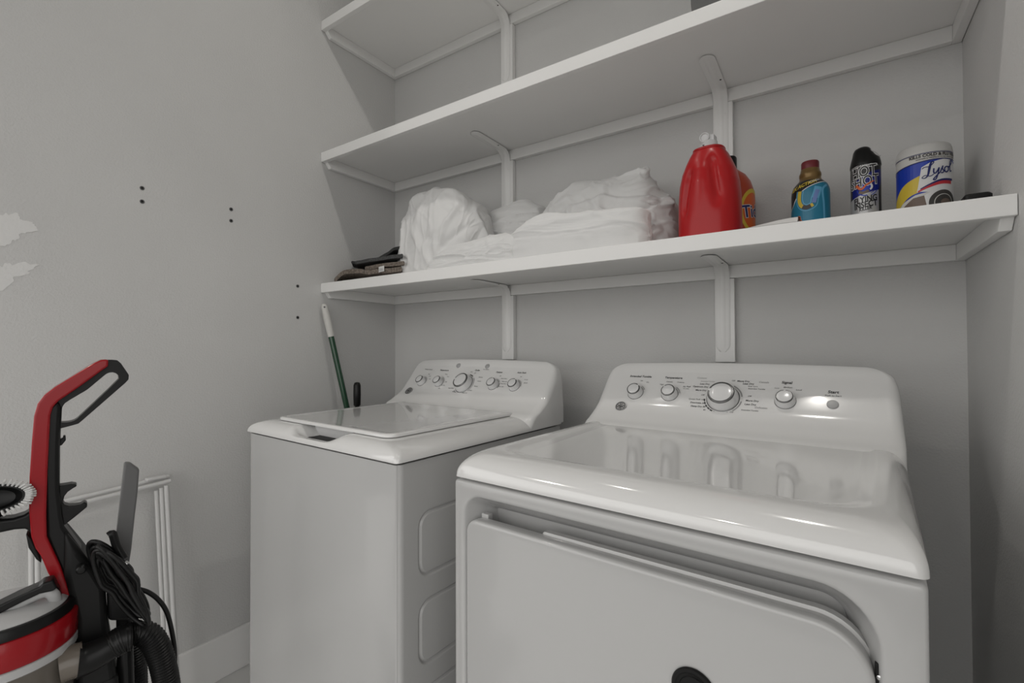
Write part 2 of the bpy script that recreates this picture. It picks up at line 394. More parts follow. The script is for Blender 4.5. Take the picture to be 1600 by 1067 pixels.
def side_strips(m, x, y0, y1, z0, z1, holes, depth, r):
    """side sheet with pressed-in rounded panels; one strip per panel"""
    zs = [z0]+[(holes[i][1]+holes[i+1][0])/2 for i in range(len(holes)-1)]+[z1]
    for i, (a, b) in enumerate(holes):
        H0, H1 = .062, .60
        rings = [rrect(y0, y1, zs[i], zs[i+1], .00001, 6)]
        for ins, d in ((-.003, 0), (-.001, 0), (0, .0003), (.0015, .0012), (.0035, depth*.8), (.005, depth), (.0065, depth), (.009, depth*.5), (.011, .0008), (.014, .0005)):
            rings.append([(p, q, d) for p, q in rrect(H0+ins, H1-ins, a+ins, b-ins, r-ins, 6)])
        rings[0] = [(p, q, 0) for p, q in rings[0]]
        m.loft([[(x-d, p, q) for p, q, d in rr] for rr in rings], False, True)
# ---- washer
wa = empty('washing_machine', (.287, -.8419, 0), -.0572, 'white top-loading washing machine standing left of the dryer', 'washing machine')
m = MB(); x0, x1 = .004, .682
m.loft([[(a, b, z) for a, b in rrect(x0+(.0 if z > .02 else .01), x1-.0055-(.0 if z > .02 else .01), .006, .655, [.018, .005, .004, .004], 8)] for z in (.02, .021, .858, .862)])
m.build('cabinet', 'enamel', wa, ang=40)
m = MB()
# rounded front right corner of the side sheet
arc = [(x1-.016+.016*math.sin(a), .006+.016-.016*math.cos(a)) for a in (PI/2*k/8 for k in range(9))]
m.loft([[(a, b, z) for a, b in arc] for z in (.02, .862)], False, False, closed=False)
side_strips(m, x1, .022, .655, .02, .862, [(.040, .170), (.205, .358), (.405, .553), (.600, .749)], .0045, .036)
m.build('side_panel', 'enamel', wa, ang=28)
MB().box(.012, .672, .016, .645, .855, .872).build('seam_shade', 'dark', wa, smooth=False)  # dark strip added so the seam under the deck reads as shade
for fx in (.05, .636):
    for fy in (.06, .60): MB().lathe([(.022, 0), (.022, .012), (.012, .014), (.012, .03)], Matrix.Translation((fx, fy, 0)), 20).build('foot', 'black', wa)
deck(wa, .8665, .903, .046, .075, False, True)
m = MB(); lr = []
for ins, z in ((.004, .9035), (.0, .905), (0, .9095), (.0012, .912), (.004, .9132), (.012, .9134), (.02, .9126), (.03, .9122)):
    lr.append([(a, b, z) for a, b in rrect(.088+ins, .604-ins, .045+ins, .519-ins*.3, [.032-min(ins, .01)]*2+[.012]*2, 8)])
m.loft(lr); lid = m.build('lid', 'gloss', wa, ang=50)
MB().tube([(.09, .5205, .909), (.60, .5205, .909)], .003, 10).build('hinge_strip', 'gloss', lid)
MB().box(.594, .603, .521, .527, .905, .9115).build('hinge_pin', 'dark', lid, bevel=.001)
# finger recess floor below the lid edge
MB().box(.24, .45, .078, .085, .868, .904).build('latch_wall', 'knobw', wa, bevel=.002)
wc = console(wa)
for x, z, r, na, lb in ((.102, .982, .0185, 1.2, 'small water level dial'), (.195, .983, .0185, 2.2, 'small temperature dial'), (.321, .982, .034, 3.0, 'large cycle dial'), (.454, .985, .0195, 1.4, 'small options dial'), (.544, .985, .0195, 1.0, 'small auto soak dial')):
    knob(wa, x, z, r, .021 if r < .03 else .028, na, lb)
for x in (.247, .388):
    A = Matrix.Translation(fpt(x, 1.044)) @ Matrix(((1, 0, 0, 0), (0, TAN.y, NRM.y, 0), (0, TAN.z, NRM.z, 0), (0, 0, 0, 1)))
    MB().lathe([(.0095, -.004), (.0095, .003), (.008, .0045), (.0002, .005)], A, 28).build('button', 'btn', wa, label='round grey push button')
logo(wa, .065, .945, .0165)
m = MB(); decal(m, ring2d(.006, .0075, .6, 2*PI-.2), fmap(.559, .939)); decal(m, stroke2d([(-.004, 0), (0, -.004), (.007, .006)], .0012), fmap(.559, .939)); m.build('energy_mark', 'printg', wa, smooth=False, fix=False)
L = [('Water Level', .100, 1.027, .0085, 2, 0), ('Temperature', .187, 1.026, .0085, 2, 1), ('Options', .453, 1.026, .0085, 2, 1), ('Auto Soak', .548, 1.027, .0085, 2, 1), ('Cycles', .350, 1.030, .0085, 2, 1),
     ('Deep Rinse', .218, 1.044, .006, 1, 1), ('Auto Balance', .388, 1.034, .0052, 1, 1), ('Start', .418, 1.048, .0055, 1, 1), ('Lid Locked', .424, 1.041, .0050, 1, 1)]
L += [(s, .283+.021*i, 1.051, .0045, 1, 1) for i, s in enumerate(('Fill', 'Soak', 'Wash', 'Rinse', 'Spin'))] + [('.', .283+.021*i, 1.0455, .014, 3, 1) for i in range(5)]
L += [(s, x, z, .0052, 1, 1) for s, x, z in (('Med', .118, 1.010), ('Small', .128, 1.003), ('Large', .136, .993), ('Warm', .208, 1.012), ('Cool', .224, 1.004), ('Cold', .228, .986), ('Tap Cold', .222, .974), ('Hot', .212, .963),
      ('Off', .346, 1.020), ('Rinse', .327, 1.024), ('Delicates', .382, 1.007), ('Casuals', .384, .994), ('Normal', .381, .977), ('Colors', .366, .963), ('Heavy Duty', .345, .954), ('Bulky Items', .310, .950), ('Whites', .292, .955), ('Speed Wash', .270, .966), ('Drain', .278, .979),
      ('Off', .465, 1.014), ('Warm Rinse', .487, 1.006), ('Fabric Soft', .494, .997), ('Deep Rinse', .494, .990), ('Extra Spin', .490, .981), ('Off', .552, 1.014), ('15 min', .578, 1.006), ('30 min', .582, .996))]
legend(wa, L, [(.102, .982, .0225, .0245, -.3, 1.5, 0), (.195, .983, .0225, .0245, -1, 1.5, 0), (.321, .982, .040, .0435, 1.0, 1.45, 1), (.321, .982, .040, .0435, -.7, .7, 0), (.321, .982, .040, .0435, -2.4, -1.0, 0), (.454, .985, .0235, .0260, -.5, .3, 1), (.454, .985, .0235, .0255, .4, 1.5, 0), (.544, .985, .0235, .0255, 0, 1.5, 0)], [(.102, .99), (.195, .99), (.315, .985), (.460, .99), (.555, .99), (.33, 1.052)])
# ---- dryer
dr = empty('tumble_dryer', (1.1263, -.8797, 0), -.0639, 'white front-loading tumble dryer standing right of the washer', 'dryer')
m = MB()
m.loft([[(a, b, z) for a, b in rrect(.002, .684, .068, .655, [.0005, .0005, .004, .004], 4)] for z in (.02, .861)], True, True)
m.build('cabinet', 'enamel', dr, ang=40)
MB().box(.012, .674, .03, .645, .8595, .872).build('seam_shade', 'dark', dr, smooth=False)  # same dark insert, standing in for shade in the dryer's deck seam
for fx in (.05, .636):
    for fy in (.06, .60): MB().lathe([(.022, 0), (.022, .012), (.012, .014), (.012, .03)], Matrix.Translation((fx, fy, 0)), 20).build('foot', 'black', dr)
m = MB(); rings = []
def fr(ins, y, x0=.026, x1=.645, za=.10, zb=.838, r=(.05, .05, .062, .040)):
    return [(a, y, b) for a, b in rrect(x0+ins, x1-ins, za+ins, zb-ins, [max(.004, q-ins) for q in r], 10)]
def outer(ins, y): return [(a, y, b) for a, b in rrect(.002+ins, .684-ins, .02+ins, .861-ins, .006, 10)]
m.loft([outer(0, .0685), outer(0, .004), outer(.0015, .0012), outer(.004, 0), fr(-.004, 0), fr(-.0005, .0008), fr(.0015, .003), fr(.004, .008), fr(.014, .024), fr(.022, .036), fr(.0255, .0425), fr(.030, .046), fr(.034, .060), fr(.10, .0605)], False, True)
m.build('front_panel', 'enamel', dr, ang=40)
m = MB(); kw = dict(x0=.034, x1=.6395, za=.112, zb=.7945, r=(.04, .04, .058, .026))
m.loft([fr(.006, .022, **kw), fr(.0005, .020, **kw), fr(0, .012, **kw), fr(0, 0.002, **kw), fr(.0012, -.0015, **kw), fr(.004, -.003, **kw), fr(.008, -.0033, **kw)])
door = m.build('door', 'enamel', dr, ang=45)
m = MB(); kw = dict(x0=.190, x1=.6405, za=.13, zb=.7985, r=(.04, .04, .058, .006))
m.loft([fr(.003, .034, **kw), fr(0, .032, **kw), fr(0, .020, **kw), fr(.006, .018, **kw)]); m.build('door_flange', 'enamel', door, ang=45)
m = MB(); m.box(.052, .069, .020, .034, .780, .8005).build('door_catch', 'enamel', door, bevel=.002)
A = Matrix.Translation((.4465, -.0033, .655)) @ Matrix.Rotation(PI/2, 4, 'X')
m = MB(); m.lathe([(.0285, -.001), (.0295, .002), (.028, .0045), (.024, .0050), (.0225, .0035), (.019, .0030), (.018, .0042), (.0002, .0046)], A, 48)
m.build('door_plug', 'black', door, ang=40, label='round black plug in the door')
hg = MB().box(.6385, .6445, .006, .024, .690, .762).build('door_hinge', 'black', dr, bevel=.001, label='black hinge at the right edge of the door')
for zz in (.748, .735, .715): MB().lathe([(.0028, -.001), (.0028, .002), (.001, .0028)], Matrix.Translation((.6425, .006, zz)) @ Matrix.Rotation(PI/2, 4, 'X'), 12).build('hinge_screw', 'chrome', hg)
deck(dr, .8655, .910, .055, .032, True, False)
console(dr)
for x, z, r, na, lb in ((.111, .985, .0205, .8, 'small extended tumble dial'), (.206, .986, .0205, 2.4, 'small temperature dial'), (.339, .983, .0355, 2.9, 'large drying cycle dial'), (.474, .985, .0205, 1.6, 'small signal dial')):
    knob(dr, x, z, r, .021 if r < .03 else .028, na, lb)
A = Matrix.Translation(fpt(.565, .983)) @ Matrix(((1, 0, 0, 0), (0, TAN.y, NRM.y, 0), (0, TAN.z, NRM.z, 0), (0, 0, 0, 1)))
MB().lathe([(.0112, -.004), (.0112, .002), (.010, .0035), (.0002, .0045)], A, 28).build('button', 'btn', dr, label='round grey start button')
logo(dr, .083, .946, .0155)
L = [('Extended Tumble', .112, 1.0275, .0088, 2, 1), ('Temperature', .205, 1.027, .0088, 2, 1), ('Signal', .4735, 1.025, .0098, 2, 1), ('Start', .565, 1.0085, .0105, 2, 1), ('Push to Start', .565, 1.001, .0058, .5, 1),
     ('Cottons', .279, 1.029, .0072, 1, 0), ('Extended Tumble', .295, 1.021, .0048, .5, 0), ('Less Dry', .289, 1.0145, .0066, 1.5, 1), ('Optimum Dry', .280, 1.0075, .0066, 1.5, 1), ('More Dry', .283, .999, .0066, 1.5, 1), ('Off', .290, .988, .0060, .5, 1),
     ('Quick Fluff 10', .276, .977, .0064, 1.5, 1), ('Dewrinkle 20', .281, .969, .0064, 1.5, 1), ('Damp Dry 30', .284, .961, .0064, 1.5, 1), ('40', .301, .954, .0058, 1, 1), ('50', .311, .950, .0058, 1, 1), ('60', .323, .948, .0058, 1, 1), ('70', .336, .948, .0058, 1, 1), ('80', .349, .949, .0058, 1, 1), ('Min', .349, .9450, .0058, 1.5, 1),
     ('Time Dry', .303, .9435, .0085, 2.5, 1), ('Off', .356, 1.025, .0058, .5, 1), ('More Dry', .379, 1.0245, .0070, 1.5, 1), ('Less Dry', .391, 1.019, .0070, 1.5, 1), ('Easy Care', .402, 1.0135, .0052, .5, 1), ('Extended Tumble', .411, 1.008, .0052, .5, 1), ('Casuals', .425, 1.024, .0072, 1, 0),
     ('Off', .398, .991, .0058, .5, 1), ('More Dry', .405, .981, .0070, 1.5, 1), ('Less Dry', .402, .973, .0070, 1.5, 1), ('Delicates', .426, .967, .0072, 1, 0), ('Extended Tumble', .403, .960, .0052, .5, 1), ('Off', .364, .953, .0056, .5, 1),
     ('Low', .454, 1.012, .0056, .5, 1), ('Medium', .4765, 1.0145, .0056, .5, 1), ('Loud', .499, 1.010, .0056, .5, 1), ('On', .137, 1.013, .0056, .5, 1), ('Off', .118, 1.016, .005, .5, 1),
     ('Casuals', .197, 1.0165, .0056, .5, 1), ('Cottons', .227, 1.016, .0056, .5, 1), ('High', .178, 1.009, .0056, .5, 1), ('Air Fluff', .245, 1.006, .0060, 1, 1), ('No Heat', .245, 1.001, .0042, .5, 1)]
deg = math.radians
arcs = [(.339, .983, .0415, .0450, deg(10), deg(62), 0), (.339, .983, .0415, .0450, deg(-52), deg(-8), 0), (.111, .985, .0245, .027, deg(25), deg(60), 0), (.206, .986, .0245, .027, deg(10), deg(60), 0)]
arcs += [(.339, .983, .0415, .0450, deg(186+i*12.2), deg(186+i*12.2+9.6), 1) for i in range(9)]
legend(dr, L, arcs, [(.111, .99), (.206, .99), (.350, .985), (.474, .99), (.565, .99)])

# ------------------------------------------------------------------ linen on the lowest shelf
def fold(p, sc, seed):
    """creases and ridges of crumpled cotton: narrow valleys and narrow ridges on warped noise lines"""
    q = Vector((p[0]*sc+seed, p[1]*sc, p[2]*sc+seed*.37))
    w = Vector((noise.noise(q*.5+Vector((5, 1, 2))), noise.noise(q*.5+Vector((9, 4, 7))), noise.noise(q*.5+Vector((1, 8, 3)))))
    q = q+w*1.6
    a = noise.noise(q); b = noise.noise(q*.8+Vector((31, 7, 3))); c = noise.noise(q*1.9+Vector((3, 17, 29)))
    return a*.9-.75*math.exp(-(a/.10)**2)+.65*math.exp(-(b/.13)**2)-.22*math.exp(-(c/.10)**2)+.45
def cloth(name, outline, yc, wy, n, amp, seed, label, cat, group=None, aniso=(1, 1, 1), nu=260, nv=150, ylean=0, sc=9, base=Z1, m='sheet', ripple=None):
    P = [at_y(px, py, yc) for px, py in outline]; tab = [(p.x, max(.004, p.z-base)) for p in P]
    xa, xb = tab[0][0], tab[-1][0]
    tab = [(p.x, p.y) for p in smooth([(a, b, 0) for a, b in tab], 5)]
    vs = []; G = []
    for i in range(nu+1):
        u = i/nu; x = xa+(xb-xa)*(.5-.5*math.cos(PI*u)); H = interp(x, tab)
        e = max(.02, 1-abs(2*(x-xa)/(xb-xa)-1)**5)**.5; ww = (wy(u) if callable(wy) else wy)*e
        yy = yc+ylean*(u-.5)
        row = []
        for j in range(nv+1):
            th = PI*j/nv; c, s = math.cos(th), math.sin(th)
            y = yy-ww*math.copysign(abs(c)**(2/n), c); z = H*abs(s)**(2/n)
            row.append(Vector((x, y, z)))
        G.append(row)
    for i in range(nu+1):
        for j in range(nv+1):
            a = G[min(i+1, nu)][j]-G[max(i-1, 0)][j]; b = G[i][min(j+1, nv)]-G[i][max(j-1, 0)]
            nn = b.cross(a); nn = nn.normalized() if nn.length > 1e-9 else Vector((0, 0, 1))
            p = G[i][j]
            q = (p.x*aniso[0], p.y*aniso[1], p.z*aniso[2])
            f = fold(q, sc, seed); f2 = fold(q, sc*2.1, seed+11); f3 = noise.noise(Vector(q)*sc*.45+Vector((seed, 0, 3)))
            d = amp*(f*.62+f2*.12+f3*1.0-.5)
            if ripple: d += ripple[0]*math.sin(p.z*ripple[1]+3*noise.noise(Vector(q)*7))
            fade = min(1, p.z/.02+.15); r = p+nn*d*fade
            vs.append((r.x, max(-DS+.004, min(-.004, r.y)), base+max(.0008, r.z)))
    k = nv+1
    fs = [(i*k+j, (i+1)*k+j, (i+1)*k+j+1, i*k+j+1) for i in range(nu) for j in range(nv)]
    fs += [tuple(i*k for i in range(nu+1)) + tuple(i*k+nv for i in range(nu, -1, -1))]
    fs += [tuple(range(nv+1)), tuple(nu*k+j for j in range(nv, -1, -1))]
    mb = MB().add(vs, fs); o = mb.build(name, m, ang=75, fix=False)
    return setp(o, label, cat, group)
cloth('crumpled_sheet', [(636, 415), (638, 385), (643, 345), (652, 317), (666, 304), (690, 299), (712, 299), (730, 314), (746, 333), (757, 350), (762, 395)], -.225, .100, 2.3, .022, 3.1, 'tall white sheet bundle next to the dark folded towels', 'sheet', aniso=(1, 1, .8), sc=6.5)
cloth('crumpled_sheet', [(757, 395), (762, 348), (770, 337), (795, 326), (822, 317), (838, 324), (848, 332), (854, 380)], -.100, .085, 2.2, .014, 8.4, 'low white sheet heap between the two tall white heaps', 'sheet', aniso=(.6, 1, 1.5), sc=8)
cloth('crumpled_sheet', [(668, 418), (690, 396), (715, 384), (750, 376), (780, 368), (800, 370), (808, 380), (812, 405)], -.352, .036, 2.4, .008, 5.2, 'flat ruffled white sheet along the front of the lowest shelf', 'sheet', aniso=(.45, 1, 2.4), sc=12)
cloth('folded_sheet', [(799, 400), (803, 372), (815, 362), (835, 345), (860, 336), (900, 334), (960, 330), (1005, 326), (1014, 335), (1016, 370)], -.318, .068, 5, .0055, 2.2, 'neatly folded white sheet in front of the draped heap', 'sheet', aniso=(.4, 1, 2.2), sc=9, ripple=(.0015, 110))
cloth('draped_sheet', [(852, 345), (870, 322), (900, 297), (925, 284), (950, 278), (980, 270), (1005, 260), (1018, 264), (1030, 285), (1048, 305), (1058, 330), (1064, 368)], -.135, .108, 2.3, .021, 12.7, 'tall white draped sheet heap beside the red detergent jug', 'sheet', aniso=(.7, 1, 1.3), sc=8.5)
# dark folded towels at the left end
def folded(name, px, y0, y1, th, m, label, wav=.004, z0=None, layers=2, seed=0):
    """folded cloth: each layer is a thick rounded strip following a wavy line"""
    P = [at_y(a, b, y0) for a, b in px]; xs = smooth([(p.x, 0, max(p.z-Z1, th/2+.0005)) for p in P], 6)
    mb = MB(); rings = []
    n = len(xs); NY = 16
    prof = []
    for i, p in enumerate(xs): 
        t = (xs[min(i+1, n-1)]-xs[max(i-1, 0)]).normalized(); nn = Vector((-t.z, 0, t.x)); prof.append((p, nn))
    loop = [(p+nn*th/2) for p, nn in prof]
    e = prof[-1][0]; nn = prof[-1][1]; tt = Vector((nn.z, 0, -nn.x))
    loop += [e+(nn*math.cos(a)+tt*math.sin(a))*th/2 for a in (PI*k/6 for k in range(1, 6))]
    loop += [(p-nn*th/2) for p, nn in reversed(prof)]
    e = prof[0][0]; nn = prof[0][1]; tt = Vector((-nn.z, 0, nn.x))
    loop += [e+(-nn*math.cos(a)+tt*math.sin(a))*th/2 for a in (PI*k/6 for k in range(1, 6))]
    for k in range(NY+1):
        y = y0+(y1-y0)*k/NY; e = .55 if k in (0, NY) else 1
        c = sum(loop, Vector())/len(loop)
        rings.append([Vector((max(.004, p.x-(y-y0)*1.1)+.002*noise.noise(Vector((y*20, p.x*9, seed))), y, Z1+max(.0006, (p.z+wav*noise.noise(Vector((p.x*18, y*14, seed+p.z*9))))))) for p in loop])
    mb.loft(rings); return setp(mb.build(name, m, ang=50), label, 'towel')
dk = mottled('charcoal_terry', g(.028), g(.055), 220, .95, bump=(500, 1, 3)); br = mottled('brown_fleece', (.12, .10, .08, 1), (.24, .20, .17, 1), 140, .95, bump=(300, 1, 3))
dk2 = mottled('dark_grey_weave', g(.045), g(.09), 260, .95, bump=(500, 1, 2))
folded('folded_towel', [(524, 437), (535, 427), (552, 424), (575, 425), (600, 423), (626, 421)], -.355, -.20, .017, br, 'brown fleece cloth lying lowest at the left end of the shelf', seed=1)
t2 = folded('folded_towel', [(572, 419), (590, 416), (612, 413), (630, 411)], -.350, -.20, .015, br, 'brown fleece cloth with a white care tag under the dark towels', seed=2, wav=.002)
folded('folded_towel', [(556, 410), (580, 406), (605, 402), (628, 398)], -.352, -.19, .013, dk2, 'dark grey folded towel on top of the brown cloths', seed=3)
folded('folded_towel', [(550, 410), (580, 408), (604, 397), (616, 389), (630, 386)], -.30, -.16, .011, dk, 'charcoal towel topmost of the folded towels at the left end', seed=4)
p = at_y(592, 417, -.356); q_ = at_y(606, 430, -.356)
m = MB(); m.loft([[(p.x, -.357, p.z), (p.x+.030, -.357, p.z+.002), (p.x+.030, -.3562, p.z+.002), (p.x, -.3562, p.z)], [(p.x+.006, -.362, p.z-.022), (p.x+.036, -.362, p.z-.02), (p.x+.036, -.3612, p.z-.02), (p.x+.006, -.3612, p.z-.022)]])
for k in range(3): m.box(p.x+.010, p.x+.028, -.3625, -.3619, p.z-.010-.003*k, p.z-.009-.003*k, 1)
m.build('care_tag', ['paper', 'printg'], t2, smooth=False, label='white care tag')

# ------------------------------------------------------------------ bottles and cans
def ss(a, b, x): t = max(0, min(1, (x-a)/(b-a))); return t*t*(3-2*t)
# big red jug, back side to the room
J = Vector((1.468, -.262, Z1)); jug = empty('detergent_jug', J, -.1, 'large red detergent jug with a white spout cap at the shelf front', 'detergent jug')
prof = [(0, .068, .056), (.003, .073, .060), (.010, .0755, .063), (.06, .0755, .064), (.12, .0745, .063), (.155, .0715, .061), (.185, .065, .057), (.210, .055, .051), (.228, .047, .044), (.238, .0405, .040), (.241, .038, .037), (.2425, .0385, .0375), (.246, .0385, .0375), (.248, .034, .033)]
rings = []; hs = []
for (a, b) in zip(prof, prof[1:]):
    k = 8 if b[0]-a[0] > .02 else 2
    for i in range(k): f = i/k; hs.append(tuple(a[j]+(b[j]-a[j])*f for j in range(3)))
hs.append(prof[-1])
for z, rx, ry in hs:
    row = []
    for i in range(96):
        a = 2*PI*i/96; c, s = math.cos(a), math.sin(a); x = rx*math.copysign(abs(c)**.8, c); y = ry*math.copysign(abs(s)**.8, s)
        # two pressed flutes running up the panel facing the room
        fl = 0
        if s < 0:
            for cx, wdt, z0, z1 in ((.036+.10*max(0, z-.20)-.16*max(0, z-.11), .010, .075, .225), (-.046+.18*max(0, z-.10), .008, .05, .20)):
                fl += math.exp(-((x-cx)/wdt)**2)*ss(z0, z0+.05, z)*(1-ss(z1-.03, z1, z))*.0095
            fl -= math.exp(-((x+.0)/.022)**2)*.003*ss(.03, .1, z)*(1-ss(.18, .22, z))
        row.append((x*(1-fl*4), y*(1-fl/.05), z))
    rings.append(row)
MB().loft(rings).build('jug_body', 'redjug', jug, ang=60)
m = MB(); A = Matrix.Translation((0, 0, .244)); m.lathe([(.0235, 0), (.0235, .012), (.0215, .014), (.0205, .022), (.019, .024), (.0002, .026)], A, 32)
m.lathe([(.0115, 0), (.0125, .003), (.0125, .008), (.0095, .0095), (.0085, .006), (.0002, .006)], Matrix.Translation((-.006, -.012, .276)) @ Matrix.Rotation(PI/2, 4, 'X'), 24)
m.box(-.012, .016, -.014, .012, .261, .281).build('spout_cap', 'capw', jug, ang=40, label='white push-button spout cap')
MB().add([(-.010, -.0240, .2555), (-.004, -.0240, .2555), (-.007, -.0240, .2515)], [(0, 1, 2)]).build('cap_arrow', 'print', jug, smooth=False, fix=False)
# second bottle behind, orange label turned to the right
J2 = Vector((1.492, -.125, Z1)); tb = empty('detergent_bottle', J2, 0, 'orange-red detergent bottle with a black cap half hidden behind the red jug', 'detergent bottle')
prof2 = [(.058, 0), (.063, .004), (.065, .02), (.065, .13), (.063, .165), (.056, .19), (.044, .21), (.030, .222), (.022, .230), (.020, .236)]
MB().lathe(prof2, Matrix.Identity(4), 64).build('bottle_body', 'orange', tb, ang=60)
MB().lathe([(.0002, .232), (.0215, .232), (.0215, .262), (.019, .266), (.0002, .266)], Matrix.Identity(4), 32).build('bottle_cap', 'black', tb, ang=40)
def cyl(cx, cy, z0, R, a0, lift=.0004): return lambda u, v: Vector((cx+(R+lift)*math.sin(a0+u/R), cy-(R+lift)*math.cos(a0+u/R), z0+v))
mlab = dict(yellow=mat('label_yellow', srgb(205, 180, 60), .4), orange=mat('label_orange', srgb(205, 95, 40), .4), navy=mat('label_navy', srgb(20, 30, 95), .4), white=mat('label_white', g(.68), .4),
            black=mat('label_black', g(.015), .35), silver=mat('label_silver', g(.42), .3, metal=.3), blue=mat('label_blue', srgb(20, 55, 165), .35), deepblue=mat('label_deep_blue', srgb(18, 28, 110), .35), lblue=mat('label_light_blue', srgb(95, 165, 200), .4),
            teal=mat('label_teal', srgb(35, 120, 150), .35), red=mat('label_red', srgb(190, 45, 55), .4), gold=mat('label_gold', srgb(125, 100, 60), .3, metal=.4), cream=mat('label_cream', g(.58, 3), .4), brown=mat('label_brown', srgb(110, 95, 85), .5), dbrown=mat('label_dark_grey', srgb(62, 60, 58), .5))
def cylb(z0, R, a0, lift): return cyl(0, 0, z0, R, a0, lift)
m = MB(); a0 = 1.28
decal(m, moved(ring2d(0, .046, 0, 2*PI, 40, ky=1.35), 0, .100), cylb(0, .065, a0, .0006), 0, .006)
decal(m, moved(ring2d(0, .038, 0, 2*PI, 40, ky=1.35), 0, .100), cylb(0, .065, a0, .0010), 1, .006)
decal(m, poly2d([(-.050, .020), (.050, .020), (.050, .036), (-.050, .050)]), cylb(0, .065, a0, .0014), 2, .006)
decal(m, moved(text2d('ORIGINAL', .011, .0004, 0), -.005, .033), cylb(0, .065, a0, .0018), 3, .004)
decal(m, moved(text2d('Tide', .046, .0024, 0), 0, .100, .15), cylb(0, .065, a0, .0014), 3, .004)
decal(m, moved(text2d('Tide', .046, .0008, 0), 0, .100, .15), cylb(0, .065, a0, .0018), 2, .004)
m.build('bottle_label', [mlab['yellow'], mlab['orange'], mlab['navy'], mlab['white']], tb, smooth=False, fix=False, label='round yellow and orange label')

# drain cleaner bottle
DX = Vector((1.6865, -.135, Z1)); db = empty('drain_cleaner_bottle', DX, 0, 'blue and black drain cleaner bottle with a dark red cap', 'bottle')
R = .0425
MB().lathe([(.038, 0), (.0415, .003), (R, .008), (R, .122), (.0418, .132), (.038, .144), (.031, .153), (.0245, .159), (.0225, .162)], Matrix.Identity(4), 56).build('bottle_body', mlab['black'], db, ang=60)
MB().lathe([(.030, .1535), (.0262, .158), (.0238, .163), (.0238, .168), (.0246, .170), (.0246, .176), (.0232, .179), (.0218, .182), (.0210, .187), (.0200, .189)], Matrix.Identity(4), 40).build('bottle_neck', mlab['gold'], db, ang=50)
MB().lathe([(.0195, .185), (.0200, .188), (.0200, .205), (.0185, .208), (.0002, .208)], Matrix.Identity(4), 40).build('bottle_cap', mat('dark_red_cap', srgb(110, 35, 42), .4), db, ang=40, label='dark red cap')
m = MB(); a0 = -.03
def dprof(u, v, lift=.0006):
    v = v if v < .02 else .02+(v-.02)*1.0+.030*min(1, (v-.02)/.02)
    r = interp(v, [(0, R), (.122, R), (.132, .0418), (.144, .038), (.153, .031), (.159, .0245)])+lift
    return Vector((r*math.sin(a0+u/R), -r*math.cos(a0+u/R), v))
lab = [(-.062, .006), (.062, .006), (.062, .118), (.045, .117), (.020, .112), (-.005, .102), (-.022, .090), (-.034, .076), (-.044, .062), (-.062, .050)]
decal(m, poly2d(lab), lambda u, v: dprof(u, v, .0005), 0, .005, dirs='xy')
decal(m, stroke2d([(-.062, .050), (-.044, .062), (-.034, .076), (-.022, .090), (-.005, .102), (.020, .112), (.045, .117)], .0020), lambda u, v: dprof(u, v, .0009), 1, .005, dirs='xy')
pipe = [(-.020, .096), (-.022, .076), (-.018, .060), (-.006, .052), (.008, .058), (.012, .074), (.016, .086), (.020, .102)]
decal(m, stroke2d(pipe, .0170), lambda u, v: dprof(u, v, .0010), 2, .004, dirs='xy')
decal(m, stroke2d(pipe[:6], .0125), lambda u, v: dprof(u, v, .0014), 0, .004, dirs='xy')
decal(m, stroke2d(pipe[:5], .0085), lambda u, v: dprof(u, v, .0018), 3, .004, dirs='xy')
decal(m, stroke2d([(-.014, .056), (-.006, .052), (.003, .055)], .0100), lambda u, v: dprof(u, v, .0022), 4, .004, dirs='xy')
decal(m, stroke2d([(.009, .062), (.013, .078), (.018, .094)], .0090), lambda u, v: dprof(u, v, .0022), 5, .004, dirs='xy')
decal(m, stroke2d([(.034, .010), (.032, .06), (.030, .095), (.046, .108)], .0050), lambda u, v: dprof(u, v, .0010), 2, .005, dirs='xy')
decal(m, moved(text2d('2X ACTION', .0125, .0006, .3), -.014, .111, .26), lambda u, v: dprof(u, v, .0012), 3, .004, dirs='xy')
decal(m, moved(text2d('FORMULA', .0070, .0002, .3), .014, .1195, .26), lambda u, v: dprof(u, v, .0012), 1, .004, dirs='xy')
m.build('bottle_label', [mlab['teal'], mlab['white'], mlab['lblue'], mlab['yellow'], mlab['dbrown'], mat('label_violet_blue', srgb(110, 135, 190), .4)], db, smooth=False, fix=False, label='teal label with a pipe picture')

# insect spray can
HX = Vector((1.8005, -.140, Z1)); hs_ = empty('spray_can', HX, 0, 'black and blue insect killer spray can with a black nozzle cap', 'spray can')
R = .0300
MB().lathe([(.027, 0), (.0295, .0015), (R+.0004, .003), (R, .005), (R, .166), (R+.0005, .168), (R-.001, .170)], Matrix.Identity(4), 56).build('can_body', mlab['black'], hs_, ang=50)
m = MB(); rings = []
for z, r in ((.167, .0308), (.1690, .0312), (.176, .0304), (.186, .0284), (.196, .0250), (.206, .0215), (.213, .0170), (.217, .0095), (.2175, .001)):
    row = []
    for i in range(48):
        a = 2*PI*i/48; x = r*math.cos(a)-.18*max(0, z-.19); y = r*math.sin(a); zz = z
        dip = ss(.001, .022, x-.002)*.013*ss(.188, .205, z)
        row.append((x, y, zz-dip))
    rings.append(row)
m.loft(rings).build('spray_cap', 'black', hs_, ang=60, label='black angled spray cap')
m = MB(); m.tube(smooth([(.004, -.010, .2085), (.010, -.016, .2035), (.019, -.019, .194), (.0255, -.016, .186), (.0285, -.010, .188)], 5), .0012, 8).build('nozzle_slot', 'lgrey', hs_)
m = MB(); a0 = -.06; fn = lambda l: (lambda u, v: cylb(0, R, a0, l)(u, v+.030)); CL = None
decal(m, poly2d([(-.06, -.024), (.0285, -.024), (.0285, .075), (-.008, .066), (-.06, .050)]), fn(.0004), 0, .004)
